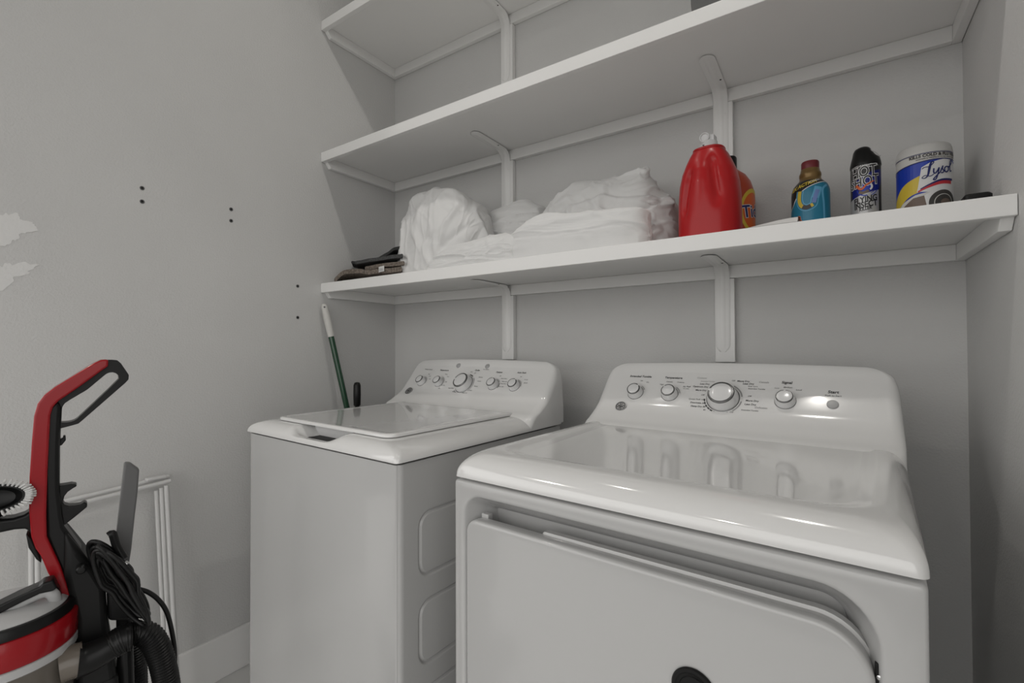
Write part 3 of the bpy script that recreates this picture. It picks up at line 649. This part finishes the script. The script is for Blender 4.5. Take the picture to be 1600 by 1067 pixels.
decal(m, poly2d([(-.030, .058), (-.008, .064), (.0285, .074), (.040, .10), (.040, .126), (.01, .118), (-.030, .095)]), fn(.0003), 4, .004)
decal(m, moved(ring2d(0, .0115), .002, .082), fn(.0007), 2, .003)
for r0, r1 in ((.0150, .0162), (.0195, .0210)): decal(m, moved(ring2d(r0, r1, -1.2, 1.7), .004, .082), fn(.0007), 2, .003)
decal(m, moved(ring2d(.006, .010, -1.0, 1.6), .004, .083), fn(.001), 3, .003)
decal(m, moved(ring2d(.0155, .018, 3.2, 4.9), .000, .080), fn(.0008), 2, .003)
for s, y, sz in (('HOT', .1195, .0340), ('SHOT', .096, .0330)):
    for off, l, mi in ((.0019, .0010, 3), (.0002, .0014, 1)):
        decal(m, moved(text2d(s, sz, off, .12, sx=.72), -.005 if s == 'HOT' else -.004, y, .13), fn(l), mi, .003)
decal(m, stroke2d([(-.018, .090), (-.008, .079), (.002, .088), (.016, .096)], lambda t: .005*(1-.8*t)+.001), fn(.0020), 5, .003)
decal(m, stroke2d([(-.013, .073), (-.004, .070), (.006, .074)], .006), fn(.0012), 6, .003)
for s, y, sz in (('FLYING', .0535, .0195), ('INSECT', .0410, .0195), ('KILLER', .0315, .0110)): decal(m, moved(text2d(s, sz, sz*.03, .1, sx=.74), -.001, y, .12), fn(.0009), 1, .003)
decal(m, stroke2d([(-.030, .1325), (-.008, .1365)], .0045), fn(.0008), 3, .003); decal(m, stroke2d([(-.028, .1328), (-.010, .1362)], .0018), fn(.0012), 1, .003)
decal(m, moved(text2d('POWERFUL', .0065, .0003, 0), .010, .1345, .03), fn(.0009), 3, .003)
m.build('can_label', [mlab['silver'], mlab['black'], mlab['blue'], mlab['white'], mlab['deepblue'], mlab['orange'], mlab['brown']], hs_, smooth=False, fix=False, label='silver, black and blue printed label')

# wipes canister
LX = Vector((1.9045, -.168, Z1)); ly_ = empty('wipes_canister', LX, 0, 'large round wipes canister with a blue and yellow label and white lid', 'canister')
R = .0485
MB().lathe([(.044, 0), (.0475, .002), (R, .006), (R, .153), (.0478, .157)], Matrix.Identity(4), 72).build('canister_body', mlab['cream'], ly_, ang=50)
MB().lathe([(.0475, .155), (.0492, .1565), (.0492, .161), (.0485, .1625), (.0478, .170), (.0455, .176), (.0425, .1785), (.041, .179), (.040, .177), (.0002, .177)], Matrix.Identity(4), 72).build('canister_lid', mat('off_white_lid', g(.55, 2), .4), ly_, ang=35)
m = MB(); a0 = -.12; fn = lambda l: (lambda u, v: cylb(0, R, a0, l)(u, v+.020)); fn0 = lambda l: cylb(0, R, a0, l); CL = (-.08, .075, -.014, .129)
hill = [(-.085, .006), (-.070, .030), (-.050, .056), (-.030, .072), (-.012, .082)]
decal(m, poly2d([(-.080, -.012), (.075, -.012), (.075, .116), (.040, .118), (-.01, .116), (-.080, .108)]), fn(.0003), 0, .006, CL)
decal(m, stroke2d([(-.075, .012), (-.055, .038), (-.030, .060), (-.002, .070)], lambda t: .020+.016*t), fn(.0006), 1, .005, CL)
decal(m, poly2d([(-.064, .006), (-.058, .016), (-.040, .034), (-.015, .046), (.0, .048), (.075, .060), (.075, .006)]), fn(.0009), 3, .005, CL)
decal(m, poly2d([(-.010, .062), (-.004, .104), (.010, .112), (.035, .118), (.055, .116), (.066, .108), (.066, .050), (.03, .045), (-.012, .052)]), fn(.0012), 2, .005, CL)
decal(m, stroke2d([(-.010, .052), (.010, .061), (.030, .067), (.052, .068)], lambda t: .003+.006*t), fn(.0016), 4, .005, CL)
decal(m, stroke2d([(-.006, .057), (.010, .065), (.030, .0725), (.055, .073)], lambda t: .002+.003*t), fn(.0020), 5, .005, CL)
decal(m, poly2d([(-.010, .006), (-.010, .036), (.010, .048), (.030, .054), (.066, .054), (.066, .006)]), fn(.0015), 2, .005, CL)
decal(m, poly2d([(-.044, .006), (-.036, .026), (-.018, .040), (.000, .042), (.006, .006)]), fn(.0018), 6, .005, CL)
decal(m, moved(ring2d(0, .027), .034, .024), fn(.0020), 7, .005, CL); decal(m, moved(ring2d(.017, .0185), .034, .024), fn(.0022), 3, .005, CL); decal(m, moved(ring2d(0, .010, ky=.8), .037, .024), fn(.0024), 6, .005, CL)
# script word Lysol as brush strokes
for st, w in (([(-.003, .100), (.001, .103), (.008, .103), (.014, .108), (.016, .112), (.012, .112), (.009, .100), (.006, .084), (.001, .079), (-.003, .081), (.002, .085), (.010, .082), (.016, .086)], lambda t: .0016+.0026*math.exp(-((t-.50)/.10)**2)),
              ([(.016, .098), (.0155, .090), (.018, .087), (.022, .092), (.025, .099)], .0024), ([(.025, .099), (.023, .086), (.019, .074), (.015, .074), (.019, .080), (.027, .089)], .0022),
              ([(.027, .089), (.032, .102), (.031, .096), (.034, .091), (.031, .087), (.028, .088)], .0022), ([(.040, .101), (.036, .098), (.036, .091), (.040, .089), (.044, .094), (.043, .100), (.040, .101), (.046, .100)], .0024),
              ([(.046, .100), (.052, .108), (.053, .114), (.050, .113), (.048, .100), (.049, .091), (.053, .093)], .0024)):
    decal(m, stroke2d(st, w), fn(.0022), 5, .004)
decal(m, moved(text2d('KILLS COLD & FLU VIRUSES', .0088, .0004, 0), .028, .1490, 0), fn0(.0010), 7, .004, None)
decal(m, moved(text2d('SANITIZES & DISINFECTS TO KILL 99.9% OF BACTERIA', .0036, .0001, 0), .030, .1425, 0), fn0(.0010), 7, .004, None)
decal(m, poly2d([(-.085, .1535), (.085, .1535), (.085, .1548), (-.085, .1548)]), fn0(.0008), 5, .006)
decal(m, stroke2d([(-.085, .108), (-.01, .1165), (.04, .1185), (.085, .1165)], .0020), fn(.0012), 5, .005)
m.build('canister_label', [mlab['blue'], mlab['yellow'], mlab['white'], mlab['cream'], mlab['red'], mlab['navy'], mlab['brown'], mlab['dbrown']], ly_, smooth=False, fix=False, label='blue, yellow and white printed label')
# small dark case by the right wall
t = MB(); t.loft([[(a, b, z) for a, b in rrect(1.946+i, 1.988-i, -.310+i, -.185-i, .008, 5)] for z, i in ((Z1+.0003, .002), (Z1+.003, 0), (Z1+.027, 0), (Z1+.031, .003))])
t.box(1.934, 1.949, -.290, -.262, Z1+.0003, Z1+.022)
setp(t.build('dark_case', 'blackm', ang=40), 'small flat dark case at the right end of the lowest shelf', 'case')
# paper on the shelf front
cn = [at_z(1119, 361, Z1), at_z(1210, 349, Z1), at_z(1284, 341, Z1)]
m = MB(); top = []; bot = []
nx, ny = 30, 12
for i in range(nx+1):
    for j in range(ny+1):
        u, v = i/nx, j/ny; x = 1.520+.150*u; y = -.392+.155*v-.01*u
        y = -.396+.17*v*(.35+.65*u); z = .0006+.019*ss(.05, 1, u)*(ss(0, .22, v)*(1-.6*ss(.3, 1, v)))
        top.append((x, y, Z1+z+.0004)); bot.append((x, y, Z1+z))
k = ny+1; N = len(top)
fs = [(i*k+j, (i+1)*k+j, (i+1)*k+j+1, i*k+j+1) for i in range(nx) for j in range(ny)]
m.add(top, fs); m.add(bot, [f[::-1] for f in fs])
pap = setp(m.build('paper_sheet', 'paper', ang=60, fix=False), 'white paper sheet with a curled corner lying before the drain cleaner', 'paper')
m = MB(); e = Vector(top[nx*k+2]); pts = smooth([e+Vector((.000, -.0005, .0005)), e+Vector((.004, .001, -.001)), e+Vector((.004, .004, -.006)), e+Vector((.007, .006, -.010)), e+Vector((.008, .012, -.013))], 5)
m.loft([[p, p+Vector((0, .05, 0)), p+Vector((.0004, .05, .0004)), p+Vector((.0008, 0, .0008))] for p in pts], True, True); m.build('curled_corner', mlab['orange'], pap, ang=50, label='orange printed curled edge')
# dark box on the middle shelf
bx = at_y(1077, 10, -.22); t = empty('storage_box', (bx.x, -.22, Z2), 0, 'dark grey storage box on the middle shelf', 'box')
m = MB(); m.loft([[(a, b, z) for a, b in rrect(i, .30-i, 0+i, .18-i, .008, 4)] for z, i in ((0, .012), (.002, .010), (.19, .0), (.20, 0))], True, False)
m.loft([[(a, b, z) for a, b in rrect(i, .30-i, 0+i, .18-i, .008, 4)] for z, i in ((.20, .0), (.20, .003), (.004, .013))], False, True).build('box_body', 'grey', t, ang=40)
m = MB(); m.loft([[(a, b, z) for a, b in rrect(-i, .30+i, -i, .18+i, .010, 4)] for z, i in ((.188, .001), (.188, .006), (.204, .006), (.206, .003))], False, True).build('box_lid', 'grey', t, ang=40)

# ------------------------------------------------------------------ brooms behind the washer
def stick(a, b): return (Vector(b)-Vector(a))
def frame(o, d):
    d = d.normalized(); x = d.orthogonal().normalized(); y = d.cross(x)
    return Matrix(((x.x, y.x, d.x, o.x), (x.y, y.y, d.y, o.y), (x.z, y.z, d.z, o.z), (0, 0, 0, 1)))
top = at_x(506, 475, .024); mid = at_x(541, 632, .085); d = (top-mid).normalized()
Lf = (mid.z-.09)/d.z; base = mid-d*Lf; LT = (top-base).length
bt = empty('broom', (base.x, base.y, 0), 0, 'broom with a green handle and white grip leaning in the corner', 'broom')
inv = Vector((base.x, base.y, 0))
A = frame(base-inv, d)
MB().lathe([(.0115, .0), (.0115, LT-.128)], A, 24).build('handle', 'green', bt, ang=50)
m = MB(); rings = []; 
for i in range(60):
    h = LT-.135+.135*i/59; r = .0125+.0018*math.sin(i/59*PI)*.8-(.0015 if i > 55 else 0)-(.004 if i > 57 else 0)
    rings.append([A @ Vector(((r+(.0005*math.sin(h*900+4*abs(math.sin(a))) if 4 < i < 52 else 0))*math.cos(a), (r+(.0005*math.sin(h*900+4*abs(math.sin(a))) if 4 < i < 52 else 0))*math.sin(a), h)) for a in (2*PI*k/28 for k in range(28))])
grip = m.loft(rings).build('grip', mat('white_grip', g(.60, 3), .55), bt, ang=60)
tc = (CAM-top).normalized(); o_ = A @ Vector((0, 0, LT-.014)); side = (tc-d*tc.dot(d)).normalized()
MB().lathe([(.0038, 0), (.0038, .0015), (.0002, .0016)], frame(o_+side*.0118, side), 16).build('hang_hole', 'grey', grip)
m = MB(); m.box(-.03, .03, -.10, .10, .075, .11); m.build('broom_head', 'green', bt, bevel=.004)
m = MB()
for i in range(6):
    for j in range(20): m.tube([(-.025+.01*i, -.092+.0097*j, .076), (-.028+.0112*i, -.10+.0105*j, .001)], .0016, 4)
m.build('bristles', 'bristle', bt, smooth=False); bt.children[-1]['kind'] = 'stuff'
top = at_x(558, 597, .17); t = empty('mop', (top.x, top.y, 0), 0, 'upright black tool handle standing behind the washer beside the broom', 'mop')
MB().lathe([(.009, top.z-.095), (.0135, top.z-.090), (.0145, top.z-.05), (.0138, top.z-.012), (.010, top.z-.002), (.003, top.z)], Matrix.Identity(4), 24).build('grip', 'black', t, ang=60)
MB().lathe([(.0085, .10), (.0085, top.z-.092)], Matrix.Identity(4), 16).build('pole', 'dark', t)
MB().box(-.016, .016, -.03, .03, .0, .10).build('mop_head', 'grey', t, bevel=.01)

# ------------------------------------------------------------------ folded white drying rack against the left wall
rk = empty('drying_rack', (.03, -1.08, 0), 0, 'folded white tube drying rack leaning on the wall behind the vacuum', 'drying rack')
def rp(px, py, x): p = at_x(px, py, x); return p-Vector((.03, -1.08, 0))
tops = [[(60, 793), (100, 774), (180, 759), (264, 744)], [(60, 803), (100, 783), (180, 768), (266, 751)]]
for i, l in enumerate(tops):
    xx = .030+.016*i; MB().tube([rp(a, b, xx) for a, b in l[:1]+l[-1:]], .0062, 12).build('top_rail', 'whitep', rk)
for i, (a, b) in enumerate((((244, 766), (258, 1040)), ((252, 762), (266, 1050)), ((260, 758), (277, 1060)))):
    A_ = rp(*a, .035+.008*i); B_ = rp(*b, .060+.008*i); d = (B_-A_); e = A_+d*((A_.z-.002)/(-d.z)) if d.z < 0 else B_
    MB().tube([A_, e], .0055 if i < 2 else .0065, 12).build('leg', 'whitep', rk)
for i, (a, b) in enumerate((((48, 800), (50, 1000)), ((58, 797), (60, 1000)))):
    A_ = rp(*a, .035+.008*i); B_ = rp(*b, .060+.008*i); d = (B_-A_); e = A_+d*((A_.z-.002)/(-d.z))
    MB().tube([A_, e], .0055, 12).build('leg', 'whitep', rk)
p0 = rp(240, 747, .035); MB().box(p0.x-.008, p0.x+.012, p0.y-.02, p0.y+.03, p0.z-.004, p0.z+.004).build('rail_clip', 'whitep', rk, bevel=.002)

# ------------------------------------------------------------------ upright vacuum cleaner
VD = 1.16
_h = ray(130, 548); _h.z = 0; _h.normalize()          # horizontal direction towards the machine
VC = Vector((CAM.x, CAM.y, 0))+_h*VD                  # where it stands
VR = Vector((_h.y, -_h.x, 0))                         # sideways: towards the back of the machine
va = empty('vacuum_cleaner', VC, 0, 'red and black upright vacuum cleaner standing by the left wall', 'vacuum cleaner')
def VP(px, py, off=0):
    """point of the machine's middle plane (off = metres away from the viewer side), in the machine's own frame"""
    d = ray(px, py); t = ((VC-CAM).dot(_h))/d.dot(_h); return CAM+d*t-VC+_h*off
def vprism(name, px, th, m, parent=va, off=0, bevel=.004, seg=3, sm=0, label=None, world=False):
    pts = px if not sm else [(p.x, p.y) for p in smooth([(a, b, 0) for a, b in px], sm, True)]
    base = VC if world else Vector()
    return MB().prism(pts, lambda p: VP(*p, off-th/2)+base, lambda p: VP(*p, off+th/2)+base).build(name, m, parent, bevel=bevel, bseg=seg, ang=50, label=label)
hole = [(95.7, 659), (97, 636), (101, 629.5), (109, 624), (136.4, 608), (165, 584), (172, 581), (179, 581.5), (184.5, 586), (185.5, 591), (170.5, 606), (119.4, 654), (114, 657), (104.7, 658.8)]
outr = [(94.2, 668), (80, 668), (72, 640), (84, 620), (110, 603), (140, 583), (158, 566), (165, 562), (181, 562), (186, 564), (200.5, 585), (201, 591), (197, 596), (128, 656), (124, 660), (110, 664)]
def ringprism(name, inner, outer, th, m, bevel):
    n = 48
    def samp(pl):
        P = [Vector((a, b, 0)) for a, b in pl]; L = [0]
        for i in range(len(P)): L.append(L[-1]+(P[(i+1) % len(P)]-P[i]).length)
        out = []
        for k in range(n):
            s = L[-1]*k/n
            for i in range(len(P)):
                if s <= L[i+1]: out.append(P[i].lerp(P[(i+1) % len(P)], (s-L[i])/(L[i+1]-L[i]))); break
        return out
    I = samp(inner); c = sum(I, Vector())/n
    # outer loop: nearest matching by angle about the hole's spine
    O = samp(outer); 
    best = min(range(n), key=lambda s: sum((I[k]-O[(k+s) % n]).length for k in range(n))); O = [O[(k+best) % n] for k in range(n)]
    m_ = MB(); a = [VP(p.x, p.y, -th/2) for p in I]; b = [VP(p.x, p.y, -th/2) for p in O]; c2 = [VP(p.x, p.y, th/2) for p in O]; d2 = [VP(p.x, p.y, th/2) for p in I]
    m_.loft([a, b, c2, d2, a], False, False); return m_.build(name, m, va, bevel=bevel, ang=50)
ringprism('grip_loop', hole[::-1] if False else hole, [outr[0], outr[1], outr[2], outr[3], outr[4], outr[5], outr[6], outr[7], outr[8], outr[9], outr[10], outr[11], outr[12], outr[13], outr[14], outr[15]], .030, 'black', .005)
vprism('handle_stem', [(71, 650), (76, 634), (92, 624), (97, 636), (95.5, 660), (93.8, 700), (93.4, 757), (98, 800), (101, 818), (127, 853), (140, 870), (118, 950), (95, 890), (72, 835), (68, 740)], .040, 'black', bevel=.006)
vprism('rear_cover', [(101, 822), (127, 853), (148, 880), (164, 906), (168, 962), (176, 1010), (184, 1067), (196, 1190), (120, 1190), (117, 960), (100, 890)], .085, 'blackm', bevel=.010, off=.01)
vprism('red_fascia', [(168.6, 561), (157, 562), (146, 567), (115, 586), (85.5, 604), (70, 616), (60, 629), (54.5, 648), (51, 690), (47.8, 741), (47, 790), (50.3, 832), (57, 850), (65.4, 862), (75.5, 887), (92, 915), (110.7, 947), (118, 944), (108, 912), (95.6, 877), (83, 850), (74.5, 832), (73.5, 800), (75.5, 731), (78, 680), (80, 646), (84, 634), (92, 625), (120, 606), (148, 586), (160, 577), (168, 572)], .052, 'red', bevel=.010, seg=4)
vprism('pivot_cap', [(42, 828), (52, 836), (64, 862), (66, 874), (58, 868), (46, 850)], .045, 'black')
vprism('cord_hook', [(93, 686), (98.5, 684), (98.7, 680), (102.5, 680), (103, 687), (97, 694.5), (93, 696)], .016, 'black', bevel=.0015)
vprism('upper_cord_hook', [(92, 757), (100, 756), (112, 754), (119, 755), (120.3, 757.5), (114, 761), (106, 766.5), (101, 773), (98.5, 782), (92, 785)], .024, 'black', bevel=.002)
vprism('lower_cord_hook', [(92, 782), (98.5, 782), (101, 786), (108, 788), (117, 787.5), (126, 786), (132, 782), (136.5, 785), (136, 790), (120, 803), (101, 818), (94, 815)], .024, 'black', bevel=.002)
pk = VP(127, 876, -.045); MB().lathe([(.007, -.01), (.007, .004), (.005, .006), (.0002, .0065)], frame(pk, -_h), 20).build('release_button', 'black', va)
# dust bin
BC = VP(2, 1000, -.02); BC.z = .645; ax = (Vector((0, 0, 1))+VR*.02).normalized(); AB = frame(BC, ax)
def binl(name, prof, m, par=va, seg=64, ang=40, label=None): return MB().lathe(prof, AB, seg).build(name, m, par, ang=ang, label=label)

RB = .094
binl('bin_band', [(RB, -.020), (RB+.001, -.018), (RB+.001, .020), (RB-.001, .023), (RB-.006, .024)], 'red')
binl('bin_ring', [(RB-.001, -.036), (RB+.0015, -.034), (RB+.0015, -.022), (RB-.001, -.0205)], 'lgrey')
binl('bin_rim', [(RB-.004, .022), (RB-.004, .036), (RB-.007, .040), (RB-.012, .040)], 'black')
binl('bin_lid', [(RB-.012, .036), (RB-.013, .041), (RB-.020, .046), (RB-.05, .052), (.0002, .055)], 'lgrey')
binl('dust_bin', [(RB-.012, -.33), (RB-.010, -.335), (RB-.001, -.32), (RB-.0005, -.04), (RB-.001, -.036), (RB-.004, -.036), (RB-.004, -.318), (RB-.012, -.325)], mat('smoky_bin', (.26, .235, .205), .12, trans=.55, ior=1.3))
binl('bin_filter', [(.04, -.30), (.045, -.29), (.06, -.10), (.062, -.04)], 'lgrey')
# carrying handle of the bin: grey bar below a black cover, rising towards the stem
def H3(px, py, off): return VP(px, py, off)
hb = [VP(-90, 975, -.05), VP(-40, 950, -.05), VP(5, 938, -.05), (VP(45, 919, -.05)), VP(72, 908, -.05), VP(84, 911, -.05), VP(88, 922, -.045), VP(89, 936, -.04)]
MB().tube(smooth(hb, 6), .0085, 14).build('bin_handle', 'lgrey', va, ang=60)
vprism('handle_cover', [(-80, 940), (0, 925), (35, 908), (66, 895), (70, 890), (86, 886), (92, 897), (86, 902), (66, 906), (40, 918), (0, 938), (-80, 965)], .030, 'black', off=-.05, bevel=.003)
vprism('bin_latch', [(84, 895), (94, 905), (104, 945), (98, 950), (88, 925)], .035, 'black', off=-.03, bevel=.003)
# outlet elbow, collar and hose
def polyt(px, off, r, name, m, seg=18, ang=60, par=va, n=6): return MB().tube(smooth([VP(a, b, o if isinstance(off, list) else off) for (a, b), o in zip(px, off if isinstance(off, list) else [off]*len(px))], n), r, seg).build(name, m, par, ang=ang)
polyt([(96, 1012), (112, 1006), (124, 1003), (130, 1001)], -.065, .027, 'bin_outlet', mat('brown_clear_plastic', (.22, .19, .16), .2, trans=.4))
polyt([(123, 1004), (134, 1001), (150, 994), (165, 986), (176, 980)], -.068, lambda t: .027-.006*t, 'elbow', 'black')
polyt([(172, 982), (182, 976), (192, 971), (202, 968)], -.068, lambda t: .024 if (t*9) % 1 > .3 else .0232, 'hose_collar', 'black', n=8)
def corrugated(px, off, r, name, pitch=.0052, n=12):
    P = smooth([VP(a, b, off) for a, b in px], 14); L = [0]
    for a, b in zip(P, P[1:]): L.append(L[-1]+(b-a).length)
    N = int(L[-1]/pitch*4); Q = []
    j = 0
    for k in range(N+1):
        s = L[-1]*k/N
        while j < len(L)-2 and L[j+1] < s: j += 1
        Q.append(P[j].lerp(P[j+1], (s-L[j])/max(1e-9, L[j+1]-L[j])))
    return MB().tube(Q, lambda t: r+.0014*math.cos(t*N*PI/2), 20).build(name, 'rubber', va, ang=80)
corrugated([(200, 969), (215, 966), (231, 974), (243, 996), (251, 1025), (257, 1062), (262, 1110), (262, 1180)], -.062, .0195, 'hose')
corrugated([(214, 1180), (216, 1110), (215, 1060), (211, 1025), (205, 1002)], .03, .0165, 'lower_hose')
vprism('wand', [(181, 935), (207, 950), (210, 1067), (212, 1190), (186, 1190), (183, 1067)], .034, 'black', off=0, bevel=.010)
vprism('tool_holder', [(166, 905), (182, 915), (207, 950), (200, 962), (168, 962)], .05, 'blackm', off=.0, bevel=.006)
# power cord: a hank of loops on the hooks and a tail hanging down
m = MB(); rr = random.Random(5)
for k in range(12):
    cx, cy = 186+rr.uniform(-5, 5), 892+rr.uniform(-6, 6); a_ = 66+rr.uniform(-10, 5); b_ = 14+rr.uniform(-9, 9); tl = math.radians(55+rr.uniform(-4, 5)); o0 = -.085+.0055*k+rr.uniform(-.004, .004)
    pts = []
    for i in range(28):
        a = 2*PI*i/28; u = a_*math.cos(a)*(1.0 if math.cos(a) < 0 else .95+.1*rr.random()*0); v = b_*math.sin(a)*(1.15 if math.cos(a) < 0 else .8)
        pts.append(VP(cx+u*math.cos(tl)-v*math.sin(tl), cy+u*math.sin(tl)+v*math.cos(tl), o0+.018*math.sin(a)+.004*math.sin(3*a+k)))
    m.tube(smooth(pts, 4, True), .0036, 8, closed=True)
m.tube(smooth([VP(214, 911, -.03), VP(229, 916, -.03), VP(245, 928, -.03), VP(258, 948, -.03), VP(267, 985, -.03), VP(270, 1020, -.03), VP(267, 1067, -.02), VP(262, 1180, .0)], 6), .0040, 8)
m.build('power_cord', 'rubber', va, ang=60)
m = MB(); m.tube(smooth([VP(168, 822, -.06), VP(174, 820, -.06), VP(180, 838, -.06), VP(190, 855, -.065)], 5), .0065, 12); m.build('plug_strap', 'black', va)
MB().tube([VP(176, 852, -.075), VP(192, 860, -.08)], .0055, 10).build('plug', 'black', va); 
MB().tube([VP(189, 858, -.081), VP(193, 860, -.083)], .0062, 10).build('plug_pin', 'chrome', va)
# foot and lower housing (out of the picture, carry the machine)
bm_ = MB(); fpts = []
o = VP(40, 1100, 0); c = Vector((o.x, o.y, 0)) 
R3 = Matrix(((VR.x, _h.x, 0), (VR.y, _h.y, 0), (0, 0, 1)))
def loc(u, w, z): return VR*u+_h*w+Vector((0, 0, z))+Vector((c.x, c.y, 0))
bm_.loft([[loc(a, b, z) for a, b in rrect(-.21+i, .06-i, -.13+i, .13-i, .04, 6)] for z, i in ((.006, .006), (.012, .0), (.05, .0), (.072, .012), (.08, .03))]); bm_.build('cleaning_head', 'black', va, ang=40)
MB().loft([[loc(a, b, z) for a, b in rrect(-.10+i, .11-i, -.075+i, .075-i, .03, 6)] for z, i in ((.07, .0), (.29, .01), (.32, .025))]).build('motor_housing', 'blackm', va, ang=40)
MB().prism([(.02, .28), (.13, .28), (.12, .52), (.045, .52)], lambda p: loc(p[0], -.035, p[1]), lambda p: loc(p[0], .06, p[1])).build('lower_spine', 'blackm', va, bevel=.008)
for s in (-1, 1): MB().lathe([(.035, -.012), (.038, 0), (.035, .012)], frame(loc(.09, s*.09, .038), _h), 24).build('wheel', 'rubber', va)
# crevice tool, a separate attachment stowed at the back
o = vprism('crevice_tool', [(195, 725.5), (204, 725), (218.5, 735), (216, 770), (211, 812), (206, 860), (201, 893), (188, 893), (181, 850), (186, 806)], .022, 'grey', None, off=.02, bevel=.003, world=True)
setp(o, 'long grey crevice tool standing behind the vacuum cord', 'vacuum attachment')
# brush attachment on its arm
vprism('tool_arm', [(-60, 815), (-20, 812), (0, 808), (22, 806), (38, 801), (52, 792), (54, 830), (40, 823), (24, 824), (0, 829), (-30, 833), (-60, 836)], .034, 'black', bevel=.005)
bc = VP(-3, 772, -.035)+VC
bt_ = empty('brush_attachment', bc, 0, 'black vacuum brush attachment with a ring of white bristles', 'vacuum attachment')
bax = (-_h*.95+Vector((0, 0, 1))*.22+VR*.12).normalized(); bx_ = (VR-bax*VR.dot(bax)).normalized(); by_ = bax.cross(bx_)
def BP(u, v, h): return bx_*u+by_*v+bax*h
def oval(k, n=64):
    pts = []
    for i in range(n):
        a = 2*PI*i/n; ca, sa = math.cos(a), math.sin(a); e = abs(ca)**2.3+abs(sa)**2.3
        r = e**(-1/2.3); x = .038*r*ca; y = .023*r*sa*(1-.18*ca); pts.append((x*k, y*k))
    return pts
m = MB(); m.loft([[BP(a, b, h) for a, b in oval(k)] for k, h in ((.62, -.040), (.85, -.030), (1.0, -.012), (1.02, .0), (.98, .003), (.80, .003), (.74, -.004), (.62, -.016), (.4, -.018))]); m.build('brush_body', 'black', bt_, ang=50)
m = MB(); rr = random.Random(3)
for i, (a, b) in enumerate(oval(.96, 42)):
    for k, hh in ((.93, .007), (1.02, .002)):
        o1 = BP(a*k, b*k, .001); sp = 1.24+rr.uniform(-.03, .03)
        m.tube([o1, BP(a*k*sp+rr.uniform(-.0008, .0008), b*k*(sp+.10), hh+.004+rr.uniform(-.001, .001))], lambda t: .0018*(1-.15*t), 6)
m.build('bristles', 'bristle', bt_, smooth=False); bt_.children[-1]['kind'] = 'stuff'
MB().tube([BP(.0, 0, -.03), BP(.0, -.02, -.05)], .016, 16).build('brush_neck', 'black', bt_)
